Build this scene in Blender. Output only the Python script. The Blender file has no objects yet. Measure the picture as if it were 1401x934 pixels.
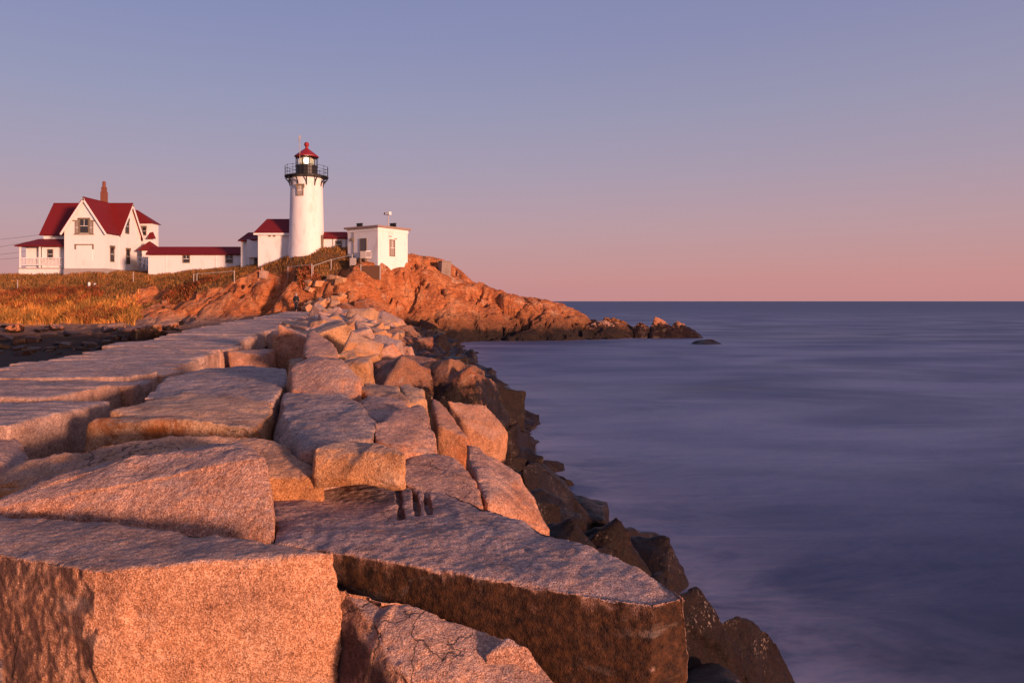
import bpy, bmesh, math, random
import numpy as np
from mathutils import Vector, Matrix
random.seed(7)
rng = np.random.default_rng(11)
S = bpy.context.scene
COL = S.collection
F = 1000.0            # focal length in photo pixels
# ------------------------------------------------------------------ camera
cam = bpy.data.cameras.new('camera'); camo = bpy.data.objects.new('camera', cam); COL.objects.link(camo)
cam.sensor_width = 36; cam.lens = 36 * F / 1401; cam.shift_y = -55 / 1401
cam.clip_start = 0.1; cam.clip_end = 120000
camo.location = (0, 0, 0); camo.rotation_euler = (math.radians(90), 0, 0)
S.camera = camo
# ------------------------------------------------------------------ light
SUN_AZ = Vector((0.7, -0.71)).normalized()         # horizontal direction towards the sun (behind, right)
SUN_EL = math.radians(4.2)
sd = Vector((SUN_AZ.x * math.cos(SUN_EL), SUN_AZ.y * math.cos(SUN_EL), math.sin(SUN_EL))).normalized()
sun = bpy.data.lights.new('sun', 'SUN'); suno = bpy.data.objects.new('sun', sun); COL.objects.link(suno)
sun.energy = 5.0; sun.color = (1.0, 0.53, 0.355); sun.angle = math.radians(6)
suno.rotation_euler = sd.to_track_quat('Z', 'Y').to_euler()
S.view_settings.view_transform = 'Standard'; S.view_settings.look = 'None'
S.view_settings.exposure = 0.3; S.view_settings.gamma = 1; S.view_settings.use_curve_mapping = False


def lin(r, g, b):
    f = lambda c: (c / 255 / 12.92) if c / 255 < .04045 else ((c / 255 + .055) / 1.055) ** 2.4
    return (f(r), f(g), f(b), 1)


class NT:
    """small node-tree writer: n(type, props, inputs) -> node"""
    def __init__(s, tree):
        s.t = tree; tree.nodes.clear()
    def n(s, typ, props=None, **ins):
        nd = s.t.nodes.new(typ)
        for k, v in (props or {}).items(): setattr(nd, k, v)
        for k, v in ins.items():
            key = int(k[1:]) if k[0] == 'i' and k[1:].isdigit() else k.replace('_', ' ')
            sock = nd.inputs[key]
            if isinstance(v, bpy.types.NodeSocket): s.t.links.new(v, sock)
            else: sock.default_value = v
        return nd
    def math(s, op, a, b=0.0, clamp=False):
        return s.n('ShaderNodeMath', dict(operation=op, use_clamp=clamp), i0=a, i1=b).outputs[0]
    def mix(s, f, a, b, blend='MIX'):
        nd = s.n('ShaderNodeMix', dict(data_type='RGBA', blend_type=blend), i0=f, i6=a, i7=b)
        return nd.outputs[2]
    def ramp(s, fac, stops, interp='LINEAR'):
        nd = s.n('ShaderNodeValToRGB', None, i0=fac); cr = nd.color_ramp; cr.interpolation = interp
        while len(cr.elements) < len(stops): cr.elements.new(0.5)
        for e, (p, c) in zip(cr.elements, stops):
            e.position = p; e.color = c if len(c) == 4 else (*c, 1)
        return nd.outputs[0]
    def step(s, v, a, b):
        return s.n('ShaderNodeMapRange', dict(clamp=True, interpolation_type='SMOOTHSTEP'), i0=v, i1=a, i2=b, i3=0.0, i4=1.0).outputs[0]
    def noise(s, vec, scale, detail=4, rough=.55, dist=0.0):
        return s.n('ShaderNodeTexNoise', None, Vector=vec, Scale=scale, Detail=detail, Roughness=rough, Distortion=dist).outputs[0]
    def vmul(s, vec, xyz):
        return s.n('ShaderNodeVectorMath', dict(operation='MULTIPLY'), i0=vec, i1=xyz).outputs[0]


world = bpy.data.worlds.new('World'); S.world = world; world.use_nodes = True
W = NT(world.node_tree)
tc = W.n('ShaderNodeTexCoord').outputs['Generated']
sx = W.n('ShaderNodeSeparateXYZ', None, i0=tc)
ramp = W.ramp(sx.outputs[2], [
    (0.0, lin(197, 141, 143)), (.03, lin(197, 143, 145)), (.06, lin(191, 146, 151)), (.1, lin(183, 150, 160)), (.17, lin(166, 151, 171)),
    (.25, lin(150, 148, 176)), (.34, lin(136, 139, 177)), (.5, lin(118, 128, 172)), (1.0, lin(95, 112, 160))])
# the anti-twilight arch is pinker to the right, bluer to the left
azm = W.step(W.math('ADD', sx.outputs[0], 0.0), -.65, .65)
ramp2 = W.mix(azm, W.mix(1.0, ramp, (.98, 1.0, 1.02, 1), 'MULTIPLY'), W.mix(1.0, ramp, (1.03, .99, .965, 1), 'MULTIPLY'))
# the bright after-glow behind the camera, round the sun
dt = W.n('ShaderNodeVectorMath', dict(operation='DOT_PRODUCT'), i0=tc, i1=(SUN_AZ.x, SUN_AZ.y, .06)).outputs['Value']
glow = W.math('POWER', W.math('MAXIMUM', dt, 0.0), 5.0)
glowc = W.mix(glow, ramp2, (.85, .42, .27, 1))
sky = W.n('ShaderNodeTexSky', dict(sky_type='NISHITA', sun_disc=False, sun_elevation=SUN_EL,
          sun_rotation=math.atan2(SUN_AZ.x, SUN_AZ.y), air_density=1.0, dust_density=1.5, ozone_density=2.0))
bg1 = W.n('ShaderNodeBackground', None, Color=sky.outputs[0], Strength=0.016)
bg2 = W.n('ShaderNodeBackground', None, Color=glowc, Strength=0.79)
add = W.n('ShaderNodeAddShader', None, i0=bg1.outputs[0], i1=bg2.outputs[0])
W.n('ShaderNodeOutputWorld', None, Surface=add.outputs[0])

S.cycles.use_denoising = True
S.cycles.max_bounces = 6
S.cycles.sample_clamp_indirect = 6

# ------------------------------------------------------------------ helpers
def Q(px, py, Y):
    """photo pixel + distance -> world point"""
    return ((px - 700.5) * Y / F, Y, (412 - py) * Y / F)
def Z(px, py, z):
    return Q(px, py, -z * F / (py - 412))

def tag(o, label=None, cat=None, group=None, kind=None):
    if label: o['label'] = label
    if cat: o['category'] = cat
    if group: o['group'] = group
    if kind: o['kind'] = kind
    return o
def empty(name, loc, label, cat, group=None, rz=0):
    o = bpy.data.objects.new(name, None); COL.objects.link(o); o.location = loc; o.rotation_euler = (0, 0, rz)
    o.empty_display_size = .2
    return tag(o, label, cat, group)
def link(name, me, mat, parent=None, loc=None):
    o = bpy.data.objects.new(name, me); COL.objects.link(o)
    if mat is not None:
        me.materials.clear(); me.materials.append(mat)
    if parent is not None: o.parent = parent
    if loc is not None: o.location = loc
    return o
class MB:
    """collects shapes, builds them as one mesh object"""
    def __init__(s): s.b = bmesh.new()
    def box(s, x0, x1, y0, y1, z0, z1):
        v = [s.b.verts.new((x, y, z)) for x in (x0, x1) for y in (y0, y1) for z in (z0, z1)]
        for f in ((0, 1, 3, 2), (4, 6, 7, 5), (0, 4, 5, 1), (2, 3, 7, 6), (0, 2, 6, 4), (1, 5, 7, 3)):
            s.b.faces.new([v[i] for i in f])
        return s
    def poly(s, verts, faces):
        v = [s.b.verts.new(p) for p in verts]
        for f in faces: s.b.faces.new([v[i] for i in f])
        return s
    def tube(s, pts, r, n=8, cap=True):
        rings = []
        pts = [Vector(p) for p in pts]
        for i, p in enumerate(pts):
            d = (pts[min(i + 1, len(pts) - 1)] - pts[max(i - 1, 0)]).normalized()
            u = d.cross(Vector((0, 0, 1)))
            if u.length < .05: u = Vector((1, 0, 0))
            u.normalize(); w = d.cross(u)
            rr = r[i] if isinstance(r, (list, tuple)) else r
            rings.append([s.b.verts.new(p + u * rr * math.cos(2 * math.pi * k / n) + w * rr * math.sin(2 * math.pi * k / n)) for k in range(n)])
        for a, b in zip(rings, rings[1:]):
            for k in range(n): s.b.faces.new((a[k], a[(k + 1) % n], b[(k + 1) % n], b[k]))
        if cap:
            s.b.faces.new(rings[0]); s.b.faces.new(rings[-1])
        return s
    def lathe(s, prof, n=32, c=(0, 0)):
        rings = []
        for r, z in prof:
            if r < 1e-5: rings.append([s.b.verts.new((c[0], c[1], z))])
            else: rings.append([s.b.verts.new((c[0] + r * math.cos(2 * math.pi * k / n), c[1] + r * math.sin(2 * math.pi * k / n), z)) for k in range(n)])
        for a, b in zip(rings, rings[1:]):
            for k in range(n):
                k2 = (k + 1) % n
                f = [a[0]] if len(a) == 1 else [a[k], a[k2]]
                f += [b[0]] if len(b) == 1 else [b[k2], b[k]]
                if len(f) > 2: s.b.faces.new(f)
        return s
    def build(s, name, mat, parent=None, smooth=False, bevel=0, loc=None):
        bmesh.ops.recalc_face_normals(s.b, faces=s.b.faces)
        if bevel:
            bmesh.ops.bevel(s.b, geom=list(s.b.edges), offset=bevel, segments=2, affect='EDGES', profile=.6)
        me = bpy.data.meshes.new(name); s.b.to_mesh(me); s.b.free()
        if smooth:
            me.shade_smooth()
            if smooth == 'auto': me.set_sharp_from_angle(angle=math.radians(35))
        return link(name, me, mat, parent, loc)

# ---- numpy noise
_perm = rng.permutation(256); _perm = np.concatenate([_perm, _perm, _perm])
_grad = rng.normal(size=(256, 3)); _grad /= np.linalg.norm(_grad, axis=1)[:, None]
def pnoise(p):
    i = np.floor(p).astype(np.int64); f = p - i; i &= 255
    u = f * f * f * (f * (f * 6 - 15) + 10)
    r = np.zeros(len(p))
    for a in (0, 1):
        wx = u[:, 0] if a else 1 - u[:, 0]
        pa = _perm[i[:, 0] + a]
        for b in (0, 1):
            wy = u[:, 1] if b else 1 - u[:, 1]
            pb = _perm[pa + i[:, 1] + b]
            for c in (0, 1):
                wz = u[:, 2] if c else 1 - u[:, 2]
                g = _grad[_perm[pb + i[:, 2] + c]]
                r += wx * wy * wz * ((f[:, 0] - a) * g[:, 0] + (f[:, 1] - b) * g[:, 1] + (f[:, 2] - c) * g[:, 2])
    return r * 1.5
def fbm(p, octv=4, gain=.5, ridged=False):
    p = np.asarray(p, dtype=float); r = np.zeros(len(p)); a = 1.0; t = 0
    for k in range(octv):
        n = pnoise(p * 2.03 ** k + 17.3 * k)
        r += a * ((1 - 2 * np.abs(n)) if ridged else n); t += a; a *= gain
    return r / t
def cells(p, seeds, chunk=20000):
    """index of nearest seed and gap to the second nearest"""
    idx = np.empty(len(p), int); gap = np.empty(len(p))
    for s in range(0, len(p), chunk):
        d = np.sqrt(((p[s:s + chunk, None, :] - seeds[None]) ** 2).sum(2))
        q = np.argpartition(d, 1, axis=1)[:, :2]
        dd = np.take_along_axis(d, q, 1); sw = dd[:, 0] > dd[:, 1]
        idx[s:s + chunk] = np.where(sw, q[:, 1], q[:, 0]); gap[s:s + chunk] = np.abs(dd[:, 0] - dd[:, 1])
    return idx, gap

# ---- rocks
def vox_rock(pts, voxel, rnd=.02, amp=.02, chip=.015, freq=1.5, cuts=None, striate=0, seed=0, nchip=14, holes=(), edge=.06, edge_w=.07):
    """a convex block split out of the quarry, worn and chipped; returns vertex array mesh"""
    bm = bmesh.new()
    for p in pts: bm.verts.new(p)
    r = bmesh.ops.convex_hull(bm, input=bm.verts)
    dead = {g for k in ('geom_interior', 'geom_unused') for g in r[k] if isinstance(g, bmesh.types.BMVert) and g.is_valid}
    bmesh.ops.delete(bm, geom=list(dead), context='VERTS')
    bm.normal_update(); HN = np.array([f.normal[:] for f in bm.faces]); HD = np.array([f.normal.dot(f.calc_center_median()) for f in bm.faces])
    me = bpy.data.meshes.new('tmp'); bm.to_mesh(me); bm.free()
    o = bpy.data.objects.new('tmp', me); COL.objects.link(o)
    kill = []
    for (c, sz, rot) in (cuts or ()):
        b = MB().box(-sz[0] / 2, sz[0] / 2, -sz[1] / 2, sz[1] / 2, -sz[2] / 2, sz[2] / 2)
        k = b.build('cutter', None, None); k.location = c; k.rotation_euler = rot; kill.append(k)
        m = o.modifiers.new('b', 'BOOLEAN'); m.object = k; m.operation = 'DIFFERENCE'; m.solver = 'EXACT'
    m = o.modifiers.new('r', 'REMESH'); m.mode = 'VOXEL'; m.voxel_size = voxel
    it = int(min(40, max(2, 1.3 * (rnd / voxel) ** 2)))
    m = o.modifiers.new('s', 'SMOOTH'); m.factor = .5; m.iterations = it
    dg = bpy.context.evaluated_depsgraph_get(); dg.update()
    out = bpy.data.meshes.new_from_object(o.evaluated_get(dg))
    for k in kill + [o]:
        d = k.data; bpy.data.objects.remove(k); bpy.data.meshes.remove(d)
    n = len(out.vertices)
    co = np.empty(n * 3, np.float32); out.vertices.foreach_get('co', co); co = co.reshape(-1, 3).astype(float)
    no = np.empty(n * 3, np.float32); out.vertex_normals.foreach_get('vector', no); no = no.reshape(-1, 3).astype(float)
    sh = co + seed * 13.7
    d = amp * fbm(sh * freq, 3) * 1.3
    d += amp * .42 * fbm(sh * freq * 4.3 + 9, 3, .55)
    fine = min(amp * .22, .006) * fbm(sh * min(22, .35 / voxel), 2)
    d += fine
    if chip > 0:
        r2 = np.random.default_rng(seed + 5)
        lo, hi = co.min(0), co.max(0)
        sds = lo + (hi - lo) * r2.random((nchip, 3))
        sz_ = (hi - lo).max(); wf = sh * (1.5 / sz_)
        warp = np.stack([pnoise(wf + 5), pnoise(wf + 25), pnoise(wf + 45)], 1) * .2 * sz_
        warp += np.stack([pnoise(sh * 4 + 15), pnoise(sh * 4 + 35), pnoise(sh * 4 + 55)], 1) * .04
        idx, gap = cells(co + warp, sds)
        off = r2.uniform(-1, .6, nchip)
        nrm = r2.normal(size=(nchip, 3))
        tilt = ((co - sds[idx]) * nrm[idx]).sum(1) / (hi - lo).max()
        d += chip * (off[idx] * .9 + tilt * .8) * np.clip(gap / (5 * voxel + .05), .1, 1)
    if edge:
        E = np.empty(n)
        same = (HN @ HN.T) > .88
        for a_ in range(0, n, 40000):
            D = np.abs(HD[None] - co[a_:a_ + 40000] @ HN.T); k_ = D.argmin(1)
            D[same[k_]] = 9; E[a_:a_ + 40000] = np.exp(-D.min(1) / edge_w)
        er = fbm(sh * 2.3 + 50, 3, .5) * 1.5 + .15
        d -= edge * E * np.clip(er, 0, 1)
        d -= edge * .35 * E ** 2 * np.clip(fbm(sh * 11 + 70, 3, .6) * 1.6, 0, 1)
    if striate:
        d += striate * fbm(co * np.array([.5, 6.5, 6.5]) + seed, 3) * (np.abs(no[:, 2]) > .3)
    co = co + no * d[:, None]
    for (hc, hr, hd) in holes:
        w = np.exp(-(((co - np.array(hc)) / hr) ** 2).sum(1)); co -= no * (w * hd)[:, None]
    return out, co

def finish(me, co, name, mat, label=None, cat=None, group=None, kind=None):
    base = np.array([co[:, 0].mean(), co[:, 1].mean(), co[:, 2].min()])
    me.vertices.foreach_set('co', (co - base).astype(np.float32).ravel()); me.update()
    me.name = name; me.shade_smooth()
    o = link(name, me, mat, None, tuple(base))
    return tag(o, label, cat, group, kind or 'thing')

# ------------------------------------------------------------------ materials
def principled(name, color, rough=.6, spec=.4, metal=0, emit=None, estr=0):
    m = bpy.data.materials.new(name); m.use_nodes = True; t = NT(m.node_tree)
    p = t.n('ShaderNodeBsdfPrincipled', None, Roughness=rough, Metallic=metal)
    p.inputs['Specular IOR Level'].default_value = spec
    if isinstance(color, tuple): p.inputs['Base Color'].default_value = color if len(color) == 4 else (*color, 1)
    if emit: p.inputs['Emission Color'].default_value = (*emit, 1); p.inputs['Emission Strength'].default_value = estr
    t.n('ShaderNodeOutputMaterial', None, Surface=p.outputs[0])
    m['p'] = p.name
    return m, t, p

def granite(name, dark, base, light, warm=(1, .8, .62), warmth=.6, grime=.5, stain_shade=0.0, wet=-2.35, cell=165, weed=True, ob=True, bump=1.0, rustp=0.0, left=False):
    m, t, p = principled(name, (1, 1, 1), .78, .2)
    tcn = t.n('ShaderNodeTexCoord'); oi = t.n('ShaderNodeObjectInfo')
    geo = t.n('ShaderNodeNewGeometry')
    rnd = oi.outputs['Random']
    vec = t.n('ShaderNodeVectorMath', dict(operation='ADD'), i0=tcn.outputs['Object'], i1=t.n('ShaderNodeCombineXYZ', None, i0=t.math('MULTIPLY', rnd, 91.0), i1=t.math('MULTIPLY', rnd, 37.0), i2=0.0).outputs[0]).outputs[0]
    nz = t.n('ShaderNodeSeparateXYZ', None, i0=geo.outputs['Normal']).outputs[2]
    pz = t.n('ShaderNodeSeparateXYZ', None, i0=geo.outputs['Position']).outputs[2]
    vo = t.n('ShaderNodeTexVoronoi', dict(feature='F1'), Vector=vec, Scale=cell, Randomness=1.0)
    sep = t.n('ShaderNodeSeparateColor', None, i0=vo.outputs['Color'])
    clump = t.noise(vec, cell * .22, 3, .6)
    fac = t.math('ADD', t.math('MULTIPLY', sep.outputs[0], .62), t.math('MULTIPLY', t.math('SUBTRACT', clump, .26), .85), True)
    dark = tuple(d * .7 + b * .3 for d, b in zip(dark, base)) if name != 'rubble_bed' else dark
    mid = tuple((a + b) / 2 for a, b in zip(dark, base))
    col = t.ramp(fac, [(0.0, dark), (.1, dark), (.24, mid), (.5, base), (.78, light), (1.0, tuple(min(.85, c * 1.1) for c in light))])
    big = t.noise(vec, 1.6, 5, .6, .4)
    wm = t.math('MULTIPLY', t.step(t.math('ADD', big, t.math('MULTIPLY', t.math('SUBTRACT', rnd, .5), .35)), .4, .66), warmth)
    col = t.mix(wm, col, t.mix(1.0, col, (*warm, 1), 'MULTIPLY'))
    # pale and dull zones
    tone = t.noise(vec, 4.5, 5, .62)
    col = t.mix(1.0, col, t.ramp(tone, [(.28, (.6, .57, .58)), (.5, (1, 1, 1)), (.72, (1.2, 1.16, 1.12))]), 'MULTIPLY')
    # lichen and soot on upward faces
    up = t.step(nz, .45, .9)
    gm = t.noise(vec, 9, 9, .72, .6)
    gm2 = t.noise(vec, 1.1, 3, .5)
    gmask = t.math('MULTIPLY', t.math('MULTIPLY', up, t.step(t.math('ADD', gm, t.math('MULTIPLY', t.math('SUBTRACT', gm2, .5), .5)), .47, .66)), grime)
    col = t.mix(gmask, col, (.13, .125, .15, 1))
    # weathered upper faces are greyer than broken ones
    grey = t.n('ShaderNodeHueSaturation', None, Saturation=.5, Value=1.0, Color=col).outputs[0]
    col = t.mix(t.math('MULTIPLY', t.step(nz, .5, .95), .4), col, grey)
    if rustp:
        rn = t.noise(vec, 3.2, 5, .65, .8)
        col = t.mix(t.math('MULTIPLY', t.step(rn, .5, .62), rustp), col, (.27, .085, .022, 1))
    if stain_shade:
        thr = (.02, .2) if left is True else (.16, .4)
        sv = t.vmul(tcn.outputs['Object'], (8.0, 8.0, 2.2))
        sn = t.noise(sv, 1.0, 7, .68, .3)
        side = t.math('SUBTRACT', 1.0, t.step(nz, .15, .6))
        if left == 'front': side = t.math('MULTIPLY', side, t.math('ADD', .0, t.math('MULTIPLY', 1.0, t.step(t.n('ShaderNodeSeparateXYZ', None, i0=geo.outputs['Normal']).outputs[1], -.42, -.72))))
        elif left: side = t.math('MULTIPLY', side, t.step(t.n('ShaderNodeSeparateXYZ', None, i0=geo.outputs['Normal']).outputs[0], -.22, -.4))  # left-facing sides: shade away from the sun painted in along with the stain
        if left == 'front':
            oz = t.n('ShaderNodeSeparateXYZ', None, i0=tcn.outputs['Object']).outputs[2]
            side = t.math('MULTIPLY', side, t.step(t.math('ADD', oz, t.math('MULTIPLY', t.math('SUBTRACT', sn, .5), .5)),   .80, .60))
        sm = t.math('MULTIPLY', t.math('MULTIPLY', side, t.step(sn, *thr)), stain_shade)
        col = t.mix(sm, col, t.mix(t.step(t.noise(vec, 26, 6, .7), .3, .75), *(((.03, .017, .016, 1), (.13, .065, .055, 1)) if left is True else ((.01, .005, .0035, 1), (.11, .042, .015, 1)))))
    wob = t.n('ShaderNodeVectorMath', dict(operation='ADD'), i0=vec, i1=t.vmul(t.n('ShaderNodeTexNoise', None, Vector=vec, Scale=2.6, Detail=5.0).outputs['Color'], (.5, .5, .5))).outputs[0]
    ck = t.n('ShaderNodeTexVoronoi', dict(feature='DISTANCE_TO_EDGE'), Vector=wob, Scale=1.15).outputs[0]
    cm = t.math('MULTIPLY', t.step(ck, .007, .002), t.step(t.noise(vec, .9, 2, .5), .53, .62))
    col = t.mix(t.math('MULTIPLY', cm, .6), col, (.035, .022, .018, 1))
    # pale mineral streaks and salt
    sl_ = t.noise(t.vmul(vec, (1.2, 2.6, 5.0)), 1.0, 6, .65, .5)
    col = t.mix(t.math('MULTIPLY', t.step(sl_, .56, .74), .3), col, (.66, .53, .45, 1))
    # tide line: wet dark rock and weed
    wn = t.noise(tcn.outputs['Object'], 2.1, 6, .68)
    wv = t.math('ADD', t.math('MULTIPLY', t.math('SUBTRACT', pz, wet), -1.1), t.math('MULTIPLY', t.math('SUBTRACT', wn, .5), 3.4))
    wmask = t.step(wv, -.15, .35)
    wcol = t.mix(t.step(t.noise(vec, 13, 6, .7), .38, .68), (.003, .002, .002, 1), (.014, .0068, .0045, 1))
    col = t.mix(t.math('MULTIPLY', wmask, .97), col, wcol)
    bar = t.math('MULTIPLY', t.math('MULTIPLY', wmask, t.step(t.noise(vec, 40, 3, .7), .56, .64)), t.step(t.noise(vec, 2.4, 4, .6), .52, .68))
    col = t.mix(t.math('MULTIPLY', bar, .7), col, (.36, .27, .23, 1))
    t.t.links.new(col, p.inputs['Base Color'])
    t.t.links.new(t.math('SUBTRACT', .82, t.math('MULTIPLY', wmask, .4)), p.inputs['Roughness'])
    h = t.math('ADD', t.math('MULTIPLY', vo.outputs['Distance'], .35), t.math('ADD', t.noise(vec, 28, 6, .68), t.math('MULTIPLY', t.noise(vec, 120, 3, .6), .45)))
    h = t.math('SUBTRACT', h, t.math('MULTIPLY', cm, 1.2))
    b = t.n('ShaderNodeBump', None, Strength=.75 * bump, Distance=.018, Height=h)
    b2 = t.n('ShaderNodeBump', None, Strength=.55 * bump, Distance=.09, Height=t.noise(vec, 5.5, 7, .66), Normal=b.outputs[0])
    t.t.links.new(b2.outputs[0], p.inputs['Normal'])
    return m

G_PINK = granite('granite_pink', (.06, .035, .03), (.44, .215, .14), (.68, .4, .28), grime=.4)
G_GREY = granite('granite_grey', (.06, .045, .045), (.42, .26, .205), (.64, .45, .37), warmth=.4, grime=.55)
G_TAN = granite('granite_tan', (.09, .045, .027), (.49, .25, .125), (.66, .39, .22), warm=(1, .74, .45), grime=.25)
G_RUST = granite('granite_rust', (.1, .05, .03), (.46, .25, .13), (.62, .4, .26), warm=(1, .6, .32), warmth=.9, grime=.1, rustp=.9)
G_SLAB = granite('granite_stained', (.05, .035, .04), (.48, .26, .19), (.7, .46, .37), grime=.85, stain_shade=.97, left='front')
G_FRONT = granite('granite_left_stain_shade', (.07, .04, .035), (.52, .26, .15), (.74, .45, .31), grime=.6, stain_shade=.85, left=True)  # left sides carry streaky stain plus shade put into the colour
G_CAP = granite('granite_cap', (.08, .055, .05), (.45, .275, .215), (.66, .455, .36), warmth=.45, grime=.4)
G_DARK = granite('wet_granite', (.03, .02, .018), (.24, .11, .06), (.4, .2, .12), warm=(1, .6, .4), grime=.2, wet=-1.5)
G_ORANGE = granite('wet_orange_granite', (.08, .045, .035), (.46, .2, .1), (.62, .33, .19), warm=(1, .62, .35), grime=.2, wet=-2.5)
G_SHORE = granite('shore_granite', (.09, .06, .05), (.46, .2, .1), (.6, .32, .18), warm=(1, .62, .35), grime=.2, wet=-2.35, cell=30)

# ------------------------------------------------------------------ sea
def sea_material():
    m, t, p = principled('sea_water', (1, 1, 1), .3, .32)
    p.inputs['IOR'].default_value = 1.33
    pos = t.n('ShaderNodeNewGeometry').outputs['Position']
    s1 = t.noise(t.vmul(pos, (.035, .16, .1)), 1.0, 6, .6, .5)
    s2 = t.noise(t.vmul(pos, (.25, 1.0, 1)), 1.0, 5, .6, .8)
    s3 = t.noise(t.vmul(pos, (.0016, .012, 1)), 1.0, 5, .6)
    v = t.math('ADD', t.math('MULTIPLY', s1, .55), t.math('ADD', t.math('MULTIPLY', s2, .2), t.math('MULTIPLY', s3, .25)))
    col = t.ramp(v, [(.32, lin(50, 61, 90)), (.5, lin(73, 84, 116)), (.66, lin(108, 117, 146))])
    # spilt foam and mist drawn out into veils by the long exposure
    px_ = t.n('ShaderNodeSeparateXYZ', None, i0=pos)
    fm = t.noise(t.vmul(pos, (.07, .13, 1)), 1.0, 5, .55, .6)
    band = t.math('MULTIPLY', t.step(px_.outputs[1], 9, 22), t.math('SUBTRACT', 1.0, t.step(px_.outputs[1], 90, 400)))
    col = t.mix(t.math('MULTIPLY', t.math('MULTIPLY', t.step(fm, .34, .7), band), .75), col, lin(146, 148, 166))
    fs_ = t.noise(t.vmul(pos, (.1, .7, 1)), 1.0, 4, .5, .4)
    col = t.mix(t.math('MULTIPLY', t.step(fs_, .62, .8), .5), col, lin(165, 155, 172))
    col = t.mix(1.0, col, t.ramp(t.step(px_.outputs[1], 6, 20), [(0, (.62, .6, .62)), (1, (1, 1, 1))]), 'MULTIPLY')  # near water darkened in the colour, for weaker sky reflection at steep angles
    sh = t.n('ShaderNodeAttribute', dict(attribute_name='shore')).outputs['Fac']
    wash = t.noise(t.vmul(pos, (.35, .6, 1)), 1.0, 5, .6, .8)
    col = t.mix(t.math('MULTIPLY', t.math('MULTIPLY', sh, t.step(wash, .3, .62)), .75), col, lin(180, 168, 178))
    t.t.links.new(col, p.inputs['Base Color'])
    t.t.links.new(t.ramp(s1, [(.3, (.42,) * 3), (.7, (.6,) * 3)]), p.inputs['Roughness'])
    h = t.math('ADD', t.math('MULTIPLY', s2, .6), t.math('MULTIPLY', t.noise(t.vmul(pos, (.7, 1.6, 1)), 1.0, 3, .5), .5))
    b = t.n('ShaderNodeBump', None, Strength=.22, Distance=.25, Height=h)
    t.t.links.new(b.outputs[0], p.inputs['Normal'])
    return m
SEA = -4.0
# ------------------------------------------------------------------ breakwater line
def XL(Y): return -5.2 - .235 * Y
def XR(Y): return -2.45 - .235 * Y
def XW(Y):      # waterline on the sea side
    return np.interp(Y, [0, 7.7, 13, 21, 40, 59, 75], [4.6, 3.0, 1.7, .5, -1.8, -4.6, -8.5])

# ------------------------------------------------------------------ terrain
ctrl = []
def cp(*pts):
    for p in pts: ctrl.append(Q(*p))
cp((30, 378, 88), (0, 380, 86), (-80, 386, 86), (113, 376, 87), (200, 376, 86), (260, 374, 84), (330, 369, 81), (365, 364, 79), (400, 356, 77),
   (440, 352, 77), (470, 351, 77), (500, 354, 76.2), (517, 358, 74.6), (532, 357, 74.9), (545, 354, 75.5), (556, 354.5, 76), (575, 357, 78.5), (560, 355, 78), (600, 362, 80), (625, 371, 81), (680, 396, 81),
   (740, 417, 81), (800, 431, 81), (845, 443, 80),
   (270, 393, 77), (320, 388, 76), (358, 380, 76), (394, 383, 74.5), (427, 383, 74), (453, 371, 74.3), (482, 367, 74.3),
   (160, 408, 80), (200, 395, 81), (170, 425, 78), (240, 440, 74), (300, 432, 73.5), (260, 405, 77), (300, 386, 78), (340, 395, 76), (390, 388, 75.5), (395, 407, 75),
   (350, 416, 74.5), (385, 421, 75.5), (0, 440, 76), (60, 442, 76), (140, 441, 75), (0, 408, 82), (80, 398, 83), (140, 397, 82), (-100, 440, 76), (-100, 402, 83),
   (0, 447, 72), (100, 447, 72), (200, 446, 70), (-120, 447, 72),
   (470, 418, 75), (450, 402, 75), (460, 382, 75), (480, 370, 75.5), (520, 398, 74), (510, 432, 71), (520, 452, 69.5), (560, 457, 70), (560, 420, 74), (540, 385, 75.5),
   (560, 366, 77.5), (600, 468, 71), (620, 430, 74), (620, 396, 77.5), (660, 467, 73), (680, 430, 76), (690, 408, 79), (740, 467, 74.5), (750, 432, 77), (800, 466, 76),
   (800, 442, 78), (850, 466, 78), (860, 452, 80), (420, 424, 73), (450, 428, 68))
for x, y, z in [(-60, 100, 2.6), (-40, 100, 2.6), (-25, 92, 3.6), (-14, 88, 3.4), (-5, 91, .2), (3, 91, -2), (10, 90, -4.6), (-75, 95, 2.2), (-85, 85, 0), (-60, 125, -2), (-30, 120, -3), (-85, 125, -3),
                (-10, 110, -5.5), (10, 105, -7), (30, 105, -7), (-12, 63, -4.4), (-5, 66, -5.2), (1, 68, -5.5), (6, 71, -5.5), (11, 73, -5.5), (16, 77, -6), (19, 85, -6), (15, 93, -6.5),
                (30, 75, -7), (30, 50, -7), (5, 50, -7), (0, 30, -7), (15, 20, -7), (5, 8, -6.5), (30, 5, -7), (-10, 50, -5.5), (-7, 30, -5), (-2, 12, -5),
                (-80, 60, -3.6), (-55, 62, -3.65), (-35, 62, -3.6), (-25, 62, -3.6), (-70, 40, -3.7), (-45, 40, -3.7), (-24, 45, -3.6), (-17, 33, -3.6), (-60, 15, -3.7), (-30, 15, -3.7), (-12, 18, -3.6), (-10, 6, -3.6), (-40, 2, -3.7), (-85, 5, -3.8)]:
    ctrl.append((x, y, z))
CT = np.array(ctrl)
_d = np.sqrt(((CT[:, None, :2] - CT[None, :, :2]) ** 2).sum(2) + .3)
_w = np.linalg.solve(_d - np.eye(len(CT)) * .15, CT[:, 2] - CT[:, 2].mean())
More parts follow.
